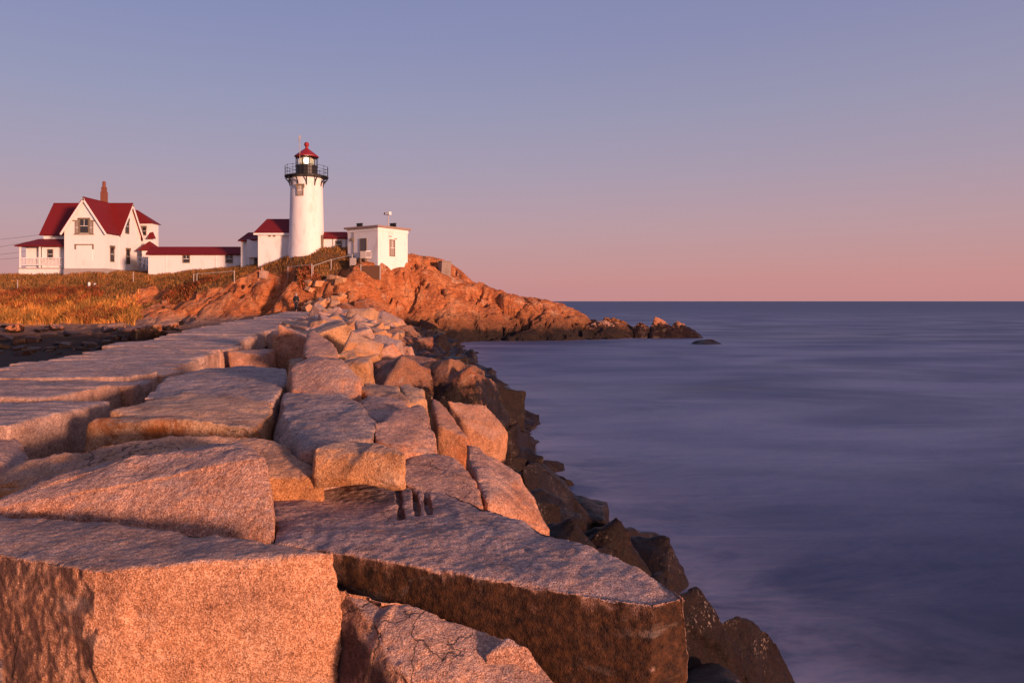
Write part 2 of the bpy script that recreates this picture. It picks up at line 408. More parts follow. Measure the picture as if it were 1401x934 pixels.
def base_h(x, y):
    x = np.atleast_1d(np.asarray(x, float)); y = np.atleast_1d(np.asarray(y, float))
    r = np.empty(len(x))
    for s in range(0, len(x), 20000):
        d = np.sqrt((x[s:s + 20000, None] - CT[None, :, 0]) ** 2 + (y[s:s + 20000, None] - CT[None, :, 1]) ** 2 + .3)
        r[s:s + 20000] = d @ _w + CT[:, 2].mean()
    return r
def sm(v, a, b):
    t = np.clip((v - a) / (b - a), 0, 1); return t * t * (3 - 2 * t)
def rock_mask(x, y, z):
    p = np.stack([x, y, x * 0], 1)
    n = fbm(p * .35, 3) * 3.0
    a = np.minimum(sm(x + n, -20.2, -18.6), np.maximum(sm(-(y + n * .5), -76.2, -75.2), sm(x, -14.6, -13.6)))   # headland
    e = lambda cx, cy, rx, ry, k: 1 - sm(np.sqrt(((x - cx - k * (y - cy)) / rx) ** 2 + ((y - cy) / ry) ** 2) + n * .12, .8, 1.05)
    b = np.maximum.reduce([e(-30.5, 74.8, 8.0, 2.6, -.4), e(-27, 76.2, 4.8, 1.6, 0), e(-40, 79.6, 3.0, 1.9, 0), e(-36, 76.5, 3.2, 2.2, 0), e(-23, 73.6, 3.5, 2, 0)])
    return np.maximum(np.maximum(a, b), sm(-z, 2.0, 2.5))
_sr = np.random.default_rng(3)
_s1 = np.c_[_sr.uniform(-50, 22, 420), _sr.uniform(62, 96, 420)]
_s1 = _s1[_s1[:, 1] < 96]
_s2 = np.c_[_sr.uniform(-46, 20, 2600), _sr.uniform(66, 90, 2600)]
_s0 = np.c_[_sr.uniform(-50, 22, 85), _sr.uniform(62, 96, 85)]
_t0 = _sr.normal(size=(85, 2)); _o0 = _sr.uniform(-1, 1, 85)
_t1 = _sr.normal(size=(len(_s1), 2)); _o1 = _sr.uniform(-1, 1, len(_s1))
_t2 = _sr.normal(size=(len(_s2), 2)); _o2 = _sr.uniform(-1, 1, len(_s2))
dip0 = lambda a: np.stack([a[:, 0] * .62 - a[:, 1] * .45, a[:, 1]], 1)
def terrain(x, y):
    z = base_h(x, y)
    p = np.stack([x, y, x * 0], 1)
    m = rock_mask(x, y, z)
    wx = np.stack([fbm(p * .45, 3), fbm(p * .45 + 31, 3)], 1) * 1.9
    # long joints dip to the right: squash the cells across them
    q = np.stack([x, y], 1) + wx
    k1, g1 = cells(dip0(q), dip0(_s1)); k2, g2 = cells(q * [1, 1] - .35 * wx, _s2)
    t1 = ((q - _s1[k1]) * _t1[k1]).sum(1); t2 = ((q - _s2[k2]) * _t2[k2]).sum(1)
    dip = lambda a: np.stack([a[:, 0] * .62 - a[:, 1] * .45, a[:, 1]], 1)
    k0, g0 = cells(dip(np.stack([x, y], 1) + wx * 1.3), dip(_s0))
    t0 = ((np.stack([x, y], 1) - _s0[k0]) * _t0[k0]).sum(1)
    hi = .25 + .75 * sm(z, -3.4, -1.2)
    r = -.75 * hi * np.exp(-g0 / .3) + .55 * (1 - np.exp(-g0 / 1.6)) + .3 * _o0[k0] + np.clip(.12 * t0, -.35, .35)
    r += .13 * _o1[k1] + np.clip(.12 * t1, -.2, .2) - .3 * hi * np.exp(-g1 / .12) * sm(fbm(p * .5 + 3, 2), -.25, .1)
    r += .04 * _o2[k2] + np.clip(.06 * t2, -.07, .07) - .1 * np.exp(-g2 / .07) * sm(fbm(p * .8 + 7, 2), -.1, .2)
    r += .5 * fbm(p * .3, 3) + .06 * fbm(p * 2.2, 4, .6) - .2 - .5 * sm(-x, 19.5, 22)
    low = sm(-z, 1.8, 2.6) * sm(-x, 22, 24)            # harbour mud and beach stay flatter
    r = r * (1 - .75 * low)
    g = .1 * fbm(p * .5, 3) + .05 * fbm(p * 2.2, 2)
    edge = sm(z, -6, -4.6)
    near = sm(y, 55, 66)
    return z + (m * r * .95 + (1 - m) * g) * edge * (.15 + .85 * near), m
def th(x, y):
    return float(terrain(np.array([x]), np.array([y]))[0][0])

xs = np.r_[np.arange(-92, -56, .8), np.arange(-56, -20, .2), np.arange(-20, 17, .13), np.arange(17, 32, .8)]
ys = np.r_[np.arange(2, 62, 1.0), np.arange(62, 66, .4), np.arange(66, 84, .125), np.arange(84, 92, .25), np.arange(92, 130, 1.0)]
gx, gy = np.meshgrid(xs, ys)
gz, gm = terrain(gx.ravel(), gy.ravel())
gvx = gx.ravel() + .25 * gm * fbm(np.stack([gx.ravel(), gy.ravel(), gz * 1.5], 1) * .8, 2)
nx, ny = len(xs), len(ys)
ii = np.arange(nx * ny).reshape(ny, nx)
fc = np.stack([ii[:-1, :-1], ii[:-1, 1:], ii[1:, 1:], ii[1:, :-1]], -1).reshape(-1, 4)
me = bpy.data.meshes.new('headland')
me.from_pydata(np.stack([gvx, gy.ravel(), gz], 1).tolist(), [], fc.tolist())
at = me.attributes.new('rock', 'FLOAT', 'POINT'); at.data.foreach_set('value', gm.astype(np.float32))
me.shade_smooth(); me.set_sharp_from_angle(angle=math.radians(42))
def terrain_material():
    m, t, p = principled('headland_rock_and_turf', (1, 1, 1), .85, .25)
    pos = t.n('ShaderNodeNewGeometry').outputs['Position']
    pz = t.n('ShaderNodeSeparateXYZ', None, i0=pos).outputs[2]
    rk = t.n('ShaderNodeAttribute', dict(attribute_name='rock')).outputs['Fac']
    a = t.noise(pos, .55, 7, .62, .6); b = t.noise(pos, 2.6, 7, .68); c = t.noise(pos, 14, 4, .65)
    rock = t.ramp(a, [(.3, (.58, .27, .13)), (.45, (.52, .19, .07)), (.56, (.42, .125, .04)), (.7, (.62, .34, .19))])
    rock = t.mix(1.0, rock, t.ramp(b, [(.3, (.36, .31, .3)), (.46, (.95, .95, .95)), (.7, (1.25, 1.22, 1.2))]), 'MULTIPLY')
    rock = t.mix(1.0, rock, t.ramp(c, [(.3, (.72, .7, .7)), (.65, (1.1, 1.1, 1.1))]), 'MULTIPLY')
    vcr = t.n('ShaderNodeTexVoronoi', dict(feature='DISTANCE_TO_EDGE'), Vector=t.n('ShaderNodeVectorMath', dict(operation='ADD'), i0=t.n('ShaderNodeMapping', None, Vector=pos, Rotation=(.2, .65, .3), Scale=(.45, .9, 1.7)).outputs[0], i1=t.n('ShaderNodeTexNoise', None, Vector=pos, Scale=1.3, Detail=5.0).outputs['Color']).outputs[0], Scale=.85)
    soil = t.ramp(b, [(.3, (.07, .035, .016)), (.6, (.15, .075, .03)), (.75, (.1, .07, .025))])
    col = t.mix(t.step(t.math('ADD', rk, t.math('MULTIPLY', t.math('SUBTRACT', b, .5), .7)), .35, .6), soil, rock)
    # tide marks: brown above, black weed below
    wn = t.math('MULTIPLY', t.math('SUBTRACT', t.noise(pos, .9, 6, .65), .5), 2.0)
    zz = t.math('ADD', pz, wn)
    hx_ = t.n('ShaderNodeSeparateXYZ', None, i0=pos).outputs[0]
    harb = t.math('MULTIPLY', t.step(hx_, -23, -26), t.step(t.n('ShaderNodeSeparateXYZ', None, i0=pos).outputs[1], 65.5, 69.5))
    col = t.mix(t.math('MULTIPLY', harb, t.step(zz, -1.2, -2.0)), col, t.ramp(b, [(.3, (.22, .13, .09)), (.7, (.42, .25, .18))]))
    zz = t.math('ADD', zz, t.math('MULTIPLY', harb, 1.15))
    col = t.mix(t.math('MULTIPLY', t.math('SUBTRACT', 1.0, t.step(zz, -2.3, -.7)), .75), col, t.mix(b, (.10, .04, .02, 1), (.16, .075, .035, 1)))
    col = t.mix(t.math('SUBTRACT', 1.0, t.step(zz, -3.2, -2.2)), col, t.mix(c, (.012, .009, .008, 1), (.04, .022, .014, 1)))
    t.t.links.new(col, p.inputs['Base Color'])
    h = t.math('ADD', t.math('MULTIPLY', b, 1.0), t.math('MULTIPLY', c, .22))
    bp = t.n('ShaderNodeBump', None, Strength=.8, Distance=.35, Height=h)
    bp2 = t.n('ShaderNodeBump', None, Strength=1.0, Distance=.5, Height=t.math('MINIMUM', vcr.outputs[0], .09), Normal=bp.outputs[0])
    t.t.links.new(bp2.outputs[0], p.inputs['Normal'])
    return m
tag(link('headland_terrain', me, terrain_material()), kind='structure')

L = 60000
sxs = np.r_[-L, -2000, -200, np.arange(-40, 40, .8), 60, 200, 2000, L]; sys_ = np.r_[-300, np.arange(2, 100, .8), 140, 300, 2000, L]
qx, qy = np.meshgrid(sxs, sys_); qx, qy = qx.ravel(), qy.ravel()
near_ = (np.abs(qx) < 45) & (qy < 105) & (qy > 0)
shore = np.zeros(len(qx))
hh = base_h(qx[near_], qy[near_])
bw = np.where(qy[near_] < 76, np.exp(-np.clip(qx[near_] - XW(qy[near_]), 0, 99) / 1.6), 0)
shore[near_] = np.maximum(np.exp(-np.clip(-4.0 - hh, 0, 99) / .5), bw)
nx, ny = len(sxs), len(sys_); ii = np.arange(nx * ny).reshape(ny, nx)
fc = np.stack([ii[:-1, :-1], ii[:-1, 1:], ii[1:, 1:], ii[1:, :-1]], -1).reshape(-1, 4)
me = bpy.data.meshes.new('sea'); me.from_pydata(np.c_[qx, qy, qx * 0 + SEA].tolist(), [], fc.tolist())
at = me.attributes.new('shore', 'FLOAT', 'POINT'); at.data.foreach_set('value', shore.astype(np.float32))
tag(link('sea', me, sea_material()), kind='structure')

# the body of the breakwater under its blocks
bys = np.arange(0.5, 78, .7); prof = []
for Y in bys:
    a, b, w = XL(Y), XR(Y), XW(Y)
    prof.append([(a - 1.0, -4.6), (a - .2, -3.0), (a + .3, -1.75), (b - .2, -1.75), (b + .4, -1.85)] + [(b + (w - b) * t, z) for t, z in ((.12, -2.1), (.25, -2.5), (.38, -3.0), (.5, -3.6), (.62, -4.1), (.8, -4.8), (1.0, -5.4))])
npf = len(prof[0]); vs = []
for Y, pr in zip(bys, prof): vs += [(x, Y, z) for x, z in pr]
va = np.array(vs); va[:, 2] += .12 * fbm(va * 1.1, 2)
fs = [(i * npf + j, i * npf + j + 1, (i + 1) * npf + j + 1, (i + 1) * npf + j) for i in range(len(bys) - 1) for j in range(npf - 1)]
me = bpy.data.meshes.new('breakwater_bed'); me.from_pydata(va.tolist(), [], fs)
tag(link('breakwater_ground', me, granite('rubble_bed', (.02, .015, .014), (.09, .055, .04), (.15, .09, .06), wet=-1.3)), kind='structure')

# ------------------------------------------------------------------ cap slabs of the path
y = 3.4; ci = 0; sk0 = 0.0; jl = .0; jr = .0
crng = random.Random(5)
while y < 77:
    w = crng.uniform(.5, 1.0) * (1.0 if y < 25 else 1.15)
    jl = .5 * jl + crng.uniform(-.22, .22); jr = .45 * jr + crng.uniform(-.2, .2)
    x0 = XL(y + w / 2) + jl; x1 = XR(y + w / 2) + jr
    if y < 9: x0 = -8.2
    zt = -1.0 + crng.uniform(-.02, .02); sk = crng.uniform(-.1, .1)
    if ci < 3: y, w, x1 = ((3.4, 2.5, -4.45), (5.95, 1.5, -4.12), (7.5, 1.4, -4.75))[ci]; sk = (.05, 0, .0)[ci]
    pts = []
    for (px, py_) in ((x0, y), (x1, y + sk0), (x1 + crng.uniform(-.06, .06), y + w - .018 + sk), (x0 + crng.uniform(-.1, .1), y + w - .018)):
        z1 = zt + crng.uniform(-.01, .01)
        pts += [(px, py_, z1), (px + crng.uniform(-.05, .05), py_, z1 - .62)]
    vox = max(.021, y * .0027)
    me, co = vox_rock(pts, vox, rnd=.02, amp=.018, chip=.012, freq=1.3, striate=.03, seed=ci + 100, nchip=10, edge=.035)
    if y < 12: lab = ['wide pinkish slab at the left edge of the path with its sunlit end face showing', 'second nearest path slab with a rough pale end over a dark gap', 'third path slab from the camera with fine split lines', 'fourth path slab from the camera, ragged at its seaward end',
                      'fifth path slab, level with the grey flat block beside it', 'sixth path slab from the camera where the path reaches the left edge', 'seventh path slab with a stepped seaward end', 'eighth path slab from the camera', 'ninth path slab from the camera'][min(ci, 8)]
    else: lab = 'long split granite slab lying across the farther stretch of the path'
    finish(me, co, 'path_slab', G_CAP, lab, 'stone slab', 'granite slabs capping the breakwater path')
    y += w; ci += 1; sk0 = sk

# ------------------------------------------------------------------ hand-set blocks
def P(p):
    return Q(p[0], p[1], p[3]) if len(p) == 4 else Z(*p)
def block(name, label, mat, pts, drop=.6, flare=1.03, low=(), cat='boulder', group=None, rnd=.032, amp=.03, chip=.02, freq=1.4, seed=1, cuts=None, vox=None, striate=0, nchip=14, holes=()):
    tops = [np.array(P(p)) for p in pts]; lows = [np.array(P(p)) for p in low]
    c = np.mean(tops, 0); zmin = min(p[2] for p in tops)
    pts3 = tops + lows
    for p in tops:
        q = c + (p - c) * np.array([flare, flare, 1]); q[2] = zmin - drop; pts3.append(q)
    Ym = np.median([p[1] for p in tops])
    v = vox or max(.0105, Ym * .0026)
    wetr = name == 'wet_rock'
    me, co = vox_rock([tuple(p) for p in pts3], v, .1 if wetr else rnd, amp, chip, freq, cuts, striate, seed, nchip, holes, edge=.015 if wetr else .055)
    return finish(me, co, name, mat, label, cat, group)
GB = 'big granite blocks in the foreground of the breakwater'
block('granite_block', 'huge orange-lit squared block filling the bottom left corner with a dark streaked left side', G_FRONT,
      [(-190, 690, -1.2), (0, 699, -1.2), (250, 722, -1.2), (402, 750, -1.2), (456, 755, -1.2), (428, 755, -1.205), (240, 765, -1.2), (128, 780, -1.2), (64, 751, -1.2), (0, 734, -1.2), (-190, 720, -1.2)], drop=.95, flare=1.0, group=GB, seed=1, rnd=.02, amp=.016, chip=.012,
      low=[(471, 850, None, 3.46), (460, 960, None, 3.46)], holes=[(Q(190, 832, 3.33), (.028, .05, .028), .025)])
block('boulder', 'small orange boulder peeping in at the bottom left corner of the frame', G_TAN, [(-70, 885, -1.35), (-20, 880, -1.35), (8, 895, -1.36), (14, 915, -1.4), (5, 960, -1.4), (-70, 980, -1.4)], drop=.4, seed=2, group=GB)
block('granite_block', 'broad boulder with shell-like broken scars on its face, behind the bottom left block', G_PINK,
      [(-60, 705, -1.25), (0, 686, -1.2), (60, 662, -1.12), (110, 638, -1.04), (200, 614, -.94), (320, 606, -.9), (366, 622, -.935), (330, 604, -1.0), (90, 648, -1.16)],
      low=[(376, 690, -1.2), (379, 755, -1.4), (-60, 735, -1.4), (200, 750, -1.42)], drop=.5, seed=3, group=GB, amp=.03, chip=.03, nchip=16, rnd=.025)
block('granite_block', 'rounded pale orange boulder rising behind the scarred foreground boulder', G_TAN,
      [(-40, 665, -1.25), (80, 613, -1.06), (160, 601, -1.02), (250, 594, -1.0), (335, 592, -1.0), (380, 602, -1.05), (425, 634, -1.15), (446, 656, -1.22), (440, 672, -1.3), (376, 690, -1.4), (0, 645, -1.22)], drop=.45, seed=4, group=GB, rnd=.06, amp=.04, chip=.015)
block('granite_block', 'rounded boulder at the left edge leaning on the end of the nearest path slab', G_PINK, [(-60, 585, -1.1), (8, 587, -1.1), (26, 598, -1.13), (40, 622, -1.2), (42, 650, -1.28), (-60, 660, -1.28), (-20, 625, -1.14)], drop=.4, seed=5, group=GB, rnd=.09, amp=.05)
block('granite_block', 'low rust-stained orange boulder on the shaded gap left of centre', G_RUST,
      [(117, 577, -1.03), (128, 570, -1.0), (205, 565, -1.0), (255, 570, -1.0), (300, 574, -1.0), (345, 580, -1.05), (350, 588, -1.08)], low=[(120, 606, -1.24), (215, 606, -1.22), (320, 600, -1.2)], drop=.3, seed=6, group=GB, rnd=.05)
block('granite_block', 'smooth humped orange boulder behind the rust-stained one', G_TAN,
      [(150, 562, -.98), (200, 546, -.95), (245, 538, -.95), (330, 541, -.95), (372, 546, -.96), (374, 562, -1.02), (352, 586, -1.09), (215, 575, -1.02)], drop=.45, seed=7, group=GB, rnd=.06, amp=.03)
block('granite_block', 'flat dark-topped grey block beside the path with a lit notch at its right end', G_GREY,
      [(195, 543, -.95), (225, 518, -.95), (255, 507, -.95), (345, 500, -.93), (392, 504, -.93), (394, 522, -.95), (374, 546, -.97), (300, 538, -.95)], drop=.5, seed=8, group=GB)
block('granite_block', 'reddish upright block standing proud in the middle of the rocks', G_PINK,
      [(395, 502, -.75), (425, 487, -.66), (468, 489, -.65), (497, 515, -.85), (488, 537, -1.0), (440, 490, -.74)], low=[(400, 536, -.98), (470, 549, -1.05), (487, 550, -1.08)], drop=.3, seed=9, group=GB, chip=.035)
block('granite_block', 'long purple-topped block with a shaded left side in the centre of the rocks', G_GREY,
      [(388, 537, -1.0), (430, 533, -1.0), (478, 540, -1.0), (502, 562, -1.02), (516, 580, -1.05), (512, 598, -1.07), (430, 613, -1.05), (412, 618, -1.08), (384, 560, -1.0)], low=[(370, 597, -1.24), (412, 642, -1.27)], drop=.5, seed=10, group=GB)
block('granite_block', 'squarish orange-fronted block just beyond the slab with drill grooves', G_TAN,
      [(430, 612, -1.0), (465, 602, -.98), (512, 603, -.97), (557, 620, -1.02), (520, 606, -1.08), (440, 610, -1.08)], low=[(545, 664, -1.22), (450, 653, -1.18), (430, 636, -1.1)], drop=.2, seed=11, group=GB)
block('granite_block', 'pale orange leaning boulder with a cracked corner right of centre', G_PINK,
      [(510, 575, -1.0), (540, 560, -1.0), (575, 552, -.98), (590, 570, -1.02), (603, 612, -1.2), (600, 624, -1.25), (540, 613, -1.15), (512, 600, -1.1)], drop=.4, seed=12, group=GB, chip=.03)
block('granite_block', 'flat pinkish block between the reddish upright block and the leaning boulder', G_PINK,
      [(488, 548, -1.02), (505, 540, -1.02), (540, 540, -1.02), (562, 555, -1.05), (520, 576, -1.05), (500, 565, -1.03)], drop=.4, seed=13, group=GB)
block('granite_block', 'yellowish wedge stone behind the flat pinkish block', G_TAN, [(487, 530, -1.0), (500, 524, -1.0), (543, 526, -1.0), (549, 538, -1.02), (563, 553, -1.1), (545, 556, -1.12), (500, 544, -1.08)], drop=.3, seed=14, group=GB)
block('granite_block', 'small ochre stone at the top of the dark seaward slope', G_TAN, [(545, 525, -1.05), (560, 521, -1.05), (581, 532, -1.1), (584, 546, -1.2), (560, 553, -1.2)], drop=.3, seed=15, group=GB)
block('granite_block', 'pinkish sloping block behind the right end of the drill grooves', G_PINK,
      [(548, 656, -1.3), (556, 613, -1.2), (600, 617, -1.22), (628, 628, -1.25), (652, 655, -1.33), (664, 692, -1.42), (590, 692, -1.42), (550, 667, -1.38)], drop=.4, seed=16, group=GB)
block('granite_block', 'tilted pale slab leaning towards the sea beside a dark crack', G_PINK,
      [(637, 603, -1.2), (672, 620, -1.27), (714, 648, -1.42), (724, 680, -1.6), (758, 721, -1.76), (667, 688, -1.43), (650, 652, -1.35), (640, 630, -1.29)], drop=.5, flare=.97, seed=17, group=GB, striate=.015)
# the great slab with the three drill grooves
cuts = []
for gxp, y0, y1 in ((545, 658, 708), (567, 659, 704), (583, 661, 702)):
    a = np.array(Z(gxp - 2, y0, -1.35)); b = np.array(Z(gxp + 5, y1, -1.35)); c = (a + b) / 2
    ln = np.linalg.norm(b - a)
    cuts.append((tuple(c), (.03, ln, .15), (0, 0, math.atan2(b[1] - a[1], b[0] - a[0]) - math.pi / 2)))
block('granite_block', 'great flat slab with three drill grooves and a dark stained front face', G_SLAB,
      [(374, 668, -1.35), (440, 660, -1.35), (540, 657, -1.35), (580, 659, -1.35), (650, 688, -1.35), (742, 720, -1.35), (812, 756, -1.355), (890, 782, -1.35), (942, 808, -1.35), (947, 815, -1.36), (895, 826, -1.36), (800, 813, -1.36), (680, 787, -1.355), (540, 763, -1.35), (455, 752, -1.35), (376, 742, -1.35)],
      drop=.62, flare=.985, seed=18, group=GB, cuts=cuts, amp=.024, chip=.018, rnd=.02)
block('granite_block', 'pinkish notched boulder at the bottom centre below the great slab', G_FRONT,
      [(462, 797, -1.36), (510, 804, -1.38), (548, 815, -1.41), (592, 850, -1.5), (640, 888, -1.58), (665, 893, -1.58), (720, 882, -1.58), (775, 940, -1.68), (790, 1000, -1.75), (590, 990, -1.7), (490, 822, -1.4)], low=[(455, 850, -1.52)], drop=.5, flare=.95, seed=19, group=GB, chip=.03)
block('boulder', 'small knob of pale rock on the lower edge of the notched boulder', G_PINK, [(664, 893, -1.55), (694, 869, -1.5), (722, 882, -1.52), (745, 915, -1.62), (690, 905, -1.59)], drop=.25, seed=20, group=GB)
block('boulder', 'pointed upright wedge stone casting a dark left side beside the path', G_PINK,
      [(415, 478, -.93), (419, 455, -.63), (428, 451, -.58), (461, 474, -.85), (463, 487, -1.0), (432, 455, -.68)], low=[(415, 488, -1.0)], drop=.3, seed=21, chip=.02, group=GB)
block('boulder', 'dark-sided triangular stone sticking up at the far end of the rocks', G_GREY, [(421, 430, None, 50), (429, 414, None, 50), (436, 413, None, 50.6), (453, 428, None, 50), (450, 432, None, 49)], drop=.5, seed=22)
GD = 'dark wet rocks at the foot of the breakwater'
block('wet_rock', 'large dark reddish block with a bright orange lower face above the water', G_ORANGE, [(610, 545, -1.4), (665, 550, -1.5), (697, 590, -1.9), (677, 607, -2.0), (637, 583, -1.75)], drop=.5, flare=.9, seed=31, group=GD)
block('wet_rock', 'narrow tilted brown slab beside the leaning orange boulder', G_ORANGE, [(588, 540, -1.3), (604, 546, -1.35), (642, 600, -1.7), (648, 614, -1.85), (598, 582, -1.55)], drop=.5, seed=32, group=GD)
block('wet_rock', 'low black weed-covered rock jutting into the pale water', G_DARK, [(692, 588, -2.6), (708, 577, -2.5), (722, 594, -3.1), (734, 604, -3.7), (690, 622, -3.2)], drop=1.0, seed=34, group=GD, chip=.05)
block('wet_rock', 'black rock ridge with a reddish tip below the tilted pale slab', G_DARK, [(712, 634, -2.2), (735, 626, -2.2), (765, 654, -2.7), (800, 690, -3.3), (813, 712, -3.7), (800, 746, -3.9), (750, 742, -3.2), (712, 662, -2.5)], drop=.8, seed=35, group=GD, chip=.05)
block('wet_rock', 'low black rocks half under water behind the great slab', G_DARK, [(806, 752, -2.9), (830, 741, -3.0), (870, 758, -3.4), (897, 783, -3.85), (880, 802, -3.9), (800, 792, -3.4)], drop=.8, seed=36, group=GD, chip=.05)
block('wet_rock', 'dark brown rock behind the right end of the great slab', G_DARK, [(925, 812, -2.0), (953, 799, -2.0), (985, 840, -2.2), (1015, 890, -2.5), (1032, 940, -2.8), (925, 950, -2.5)], drop=1.3, seed=37, group=GD, chip=.04)
block('wet_rock', 'black barnacled rock at the water edge, bottom right of the rocks', G_DARK, [(983, 848, -2.8), (1010, 838, -2.8), (1052, 860, -3.2), (1076, 900, -3.6), (1094, 945, -4.1), (1000, 965, -3.5)], drop=1.0, seed=38, group=GD, chip=.05)
GT = 'rocks trailing off the tip of the headland'
G_TIP = G_SHORE
block('tip_rock', 'long brown rock at the end of the headland', G_TIP, [(800, 443, None, 79), (822, 437, None, 80), (848, 439, None, 80), (864, 449, None, 80), (866, 462, None, 79), (820, 466, None, 78), (795, 462, None, 78)], drop=1.2, seed=41, group=GT, amp=.25, chip=.2, freq=.5, vox=.14)
block('tip_rock', 'small dark rock in the gap past the end of the headland', G_TIP, [(864, 447, None, 80), (876, 440, None, 80), (890, 447, None, 80), (896, 460, None, 79.5), (868, 462, None, 79)], drop=1.2, seed=42, group=GT, amp=.2, chip=.15, freq=.6, vox=.13)
block('tip_rock', 'tallest peaked orange rock off the tip of the headland', G_TIP, [(886, 450, None, 80), (896, 432, None, 80.5), (908, 436, None, 80.5), (920, 446, None, 80), (924, 462, None, 79), (890, 462, None, 79)], drop=1.2, seed=43, group=GT, amp=.2, chip=.2, freq=.6, vox=.13)
block('tip_rock', 'ridged dark rock sloping down to the right off the headland tip', G_TIP, [(908, 452, None, 80), (926, 438, None, 80.5), (936, 442, None, 80.5), (964, 459, None, 80), (962, 464, None, 79), (914, 464, None, 79)], drop=1.2, seed=44, group=GT, amp=.2, chip=.2, freq=.6, vox=.13)
block('tip_rock', 'isolated low dark rock awash at the outer end of the headland', G_TIP, [(936, 473, None, 68), (955, 464, None, 69), (975, 462.5, None, 69), (988, 468, None, 68.5), (990, 475, None, 68), (950, 477, None, 66)], drop=1.0, seed=45, group=GT, amp=.12, chip=.1, freq=.7, vox=.12)

# ------------------------------------------------------------------ piled blocks beyond
def variant(seed, dims, vox, jit=.2, amp=.035, chip=.03, **k):
    r = random.Random(seed); a, b, c = dims
    pts = []
    for sx_ in (-1, 1):
        for sy_ in (-1, 1):
            for sz_ in (-1, 1):
                pts.append((sx_ * a / 2 * (1 + r.uniform(-jit, jit) - (.12 if sz_ > 0 else 0)), sy_ * b / 2 * (1 + r.uniform(-jit, jit)), sz_ * c / 2 * (1 + r.uniform(-jit, jit) * .8)))
    for _ in range(2): pts.append((r.uniform(-.35, .35) * a, r.uniform(-.35, .35) * b, c * .5 * r.uniform(.95, 1.2)))
    me, co = vox_rock(pts, vox, rnd=.03, amp=amp, chip=chip, freq=1.3, seed=seed, **k)
    me.vertices.foreach_set('co', co.astype(np.float32).ravel()); me.update(); me.shade_smooth(); me.name = 'rock'
    return me
vr = random.Random(21)
V_NEAR = [variant(200 + i, (vr.uniform(.9, 1.5), vr.uniform(.65, 1.05), vr.uniform(.55, .9)), .03, jit=.32) for i in range(14)]
V_FAR = [variant(240 + i, (vr.uniform(1.0, 1.8), vr.uniform(.7, 1.2), vr.uniform(.55, .9)), .065, jit=.32) for i in range(12)]
V_DARK = [variant(270 + i, (vr.uniform(1.0, 1.6), vr.uniform(.8, 1.2), vr.uniform(.6, 1.0)), .04, jit=.38, amp=.075, chip=.05) for i in range(12)]
mats_light = [G_PINK, G_GREY, G_TAN, G_PINK, G_TAN]
def place(me, mat, loc, rot, sc, name, label, group):
    o = bpy.data.objects.new(name, me); COL.objects.link(o)
    o.location = loc; o.rotation_euler = rot; o.scale = sc
    if not me.materials: me.materials.append(mat)
    o.material_slots[0].link = 'OBJECT'; o.material_slots[0].material = mat
    return tag(o, label, 'boulder', group)
pr = random.Random(99)
Y = 8.6
while Y < 74:
    step = .95 if Y < 30 else 1.2
    a, w = XR(Y), float(XW(Y)) - (.75 if Y < 20 else .45 if Y < 30 else .2); n = max(3, int((w - a) / (1.0 if Y < 30 else 1.35)))
    for k in range(n + 1):
        t = (k + pr.uniform(-.3, .3)) / n
        x = a + .8 + (w - a - .6) * t; yy = Y + pr.uniform(-.35, .35)
        z = float(np.interp(t, [0, .2, .42, .55, .7, .85, 1.05], [-1.12, -1.2, -1.45, -2.0, -2.75, -3.45, -4.1]))
        px = 700.5 + F * x / yy; ppy = 412 - F * z / yy
        light = t < .47
        if k == 0 and Y > 9: z -= .16
        if Y < 12.5 and px < 655 and ppy > 495 and z > -2.6: continue
        if Y < 17 and 575 < px < 770 and ppy < 665 and z > -3.0: continue
        if Y < 15 and px < 470 and ppy > 474: continue
        tilt = .3 if light else .5
        if k == 0: tilt = .08
        rot = (pr.gauss(0, tilt), pr.gauss(0, tilt), pr.uniform(0, 6.28) if not light else pr.gauss(.2, .5) + pr.choice((0, 1.57)))
        s = pr.choice((.6, .8, .95, 1.1, 1.3)) * (1.0 if Y < 30 else 1.2)
        if k == 0: s = min(s, .85)
        if light:
            place(pr.choice(V_NEAR if Y < 28 else V_FAR), pr.choice(mats_light), (x, yy, z - .27 * s + pr.uniform(-.16, .26)), rot, (s, s, s * pr.uniform(.8, 1.1)), 'boulder',
                  'quarried granite block in the pile between the path and the dark wet rocks', 'granite blocks piled along the seaward side of the path')
        else:
            place(pr.choice(V_DARK), G_DARK, (x, yy, z - .35 * s + pr.uniform(-.1, .2)), rot, (s, s, s), 'wet_rock', 'dark wet rock in the jumble along the waterline', 'wet rocks jumbled along the waterline')
    Y += step
Y = 4.2
while Y < 9.5:
    w = float(XW(Y))
    for k in range(4):
        t = k / 3
        x = .95 + (w - 1.1) * t * .6 - (Y - 4.5) * .3 + pr.uniform(-.2, .2)
        z = -2.35 - 1.6 * t
        place(pr.choice(V_DARK), G_DARK, (x, Y + pr.uniform(-.3, .3), z - .35), (pr.gauss(0, .4), pr.gauss(0, .4), pr.uniform(0, 6.28)), (.85,) * 3, 'wet_rock', 'dark wet rock in the jumble along the waterline', 'wet rocks jumbled along the waterline')
    Y += .9
for (px, py_, Yd), sc_, lab in (((640, 535, 14.5), (1.15, 1.1, 1.3), 'jagged dark rock just behind the bright orange-faced block'), ((672, 540, 16), (1.2, 1.0, 1.3), 'dark barnacled rock standing over the water beyond the orange-faced block'), ((606, 512, 15), (1.0, .9, 1.0), 'small dark angular rock uphill of the barnacled rock')):
    x, yy, z = Q(px, py_, Yd); place(V_DARK[(px // 7) % 12], G_DARK, (x, yy, z - .25), (.2, -.25, px * .37), sc_, 'wet_rock', lab, GD)
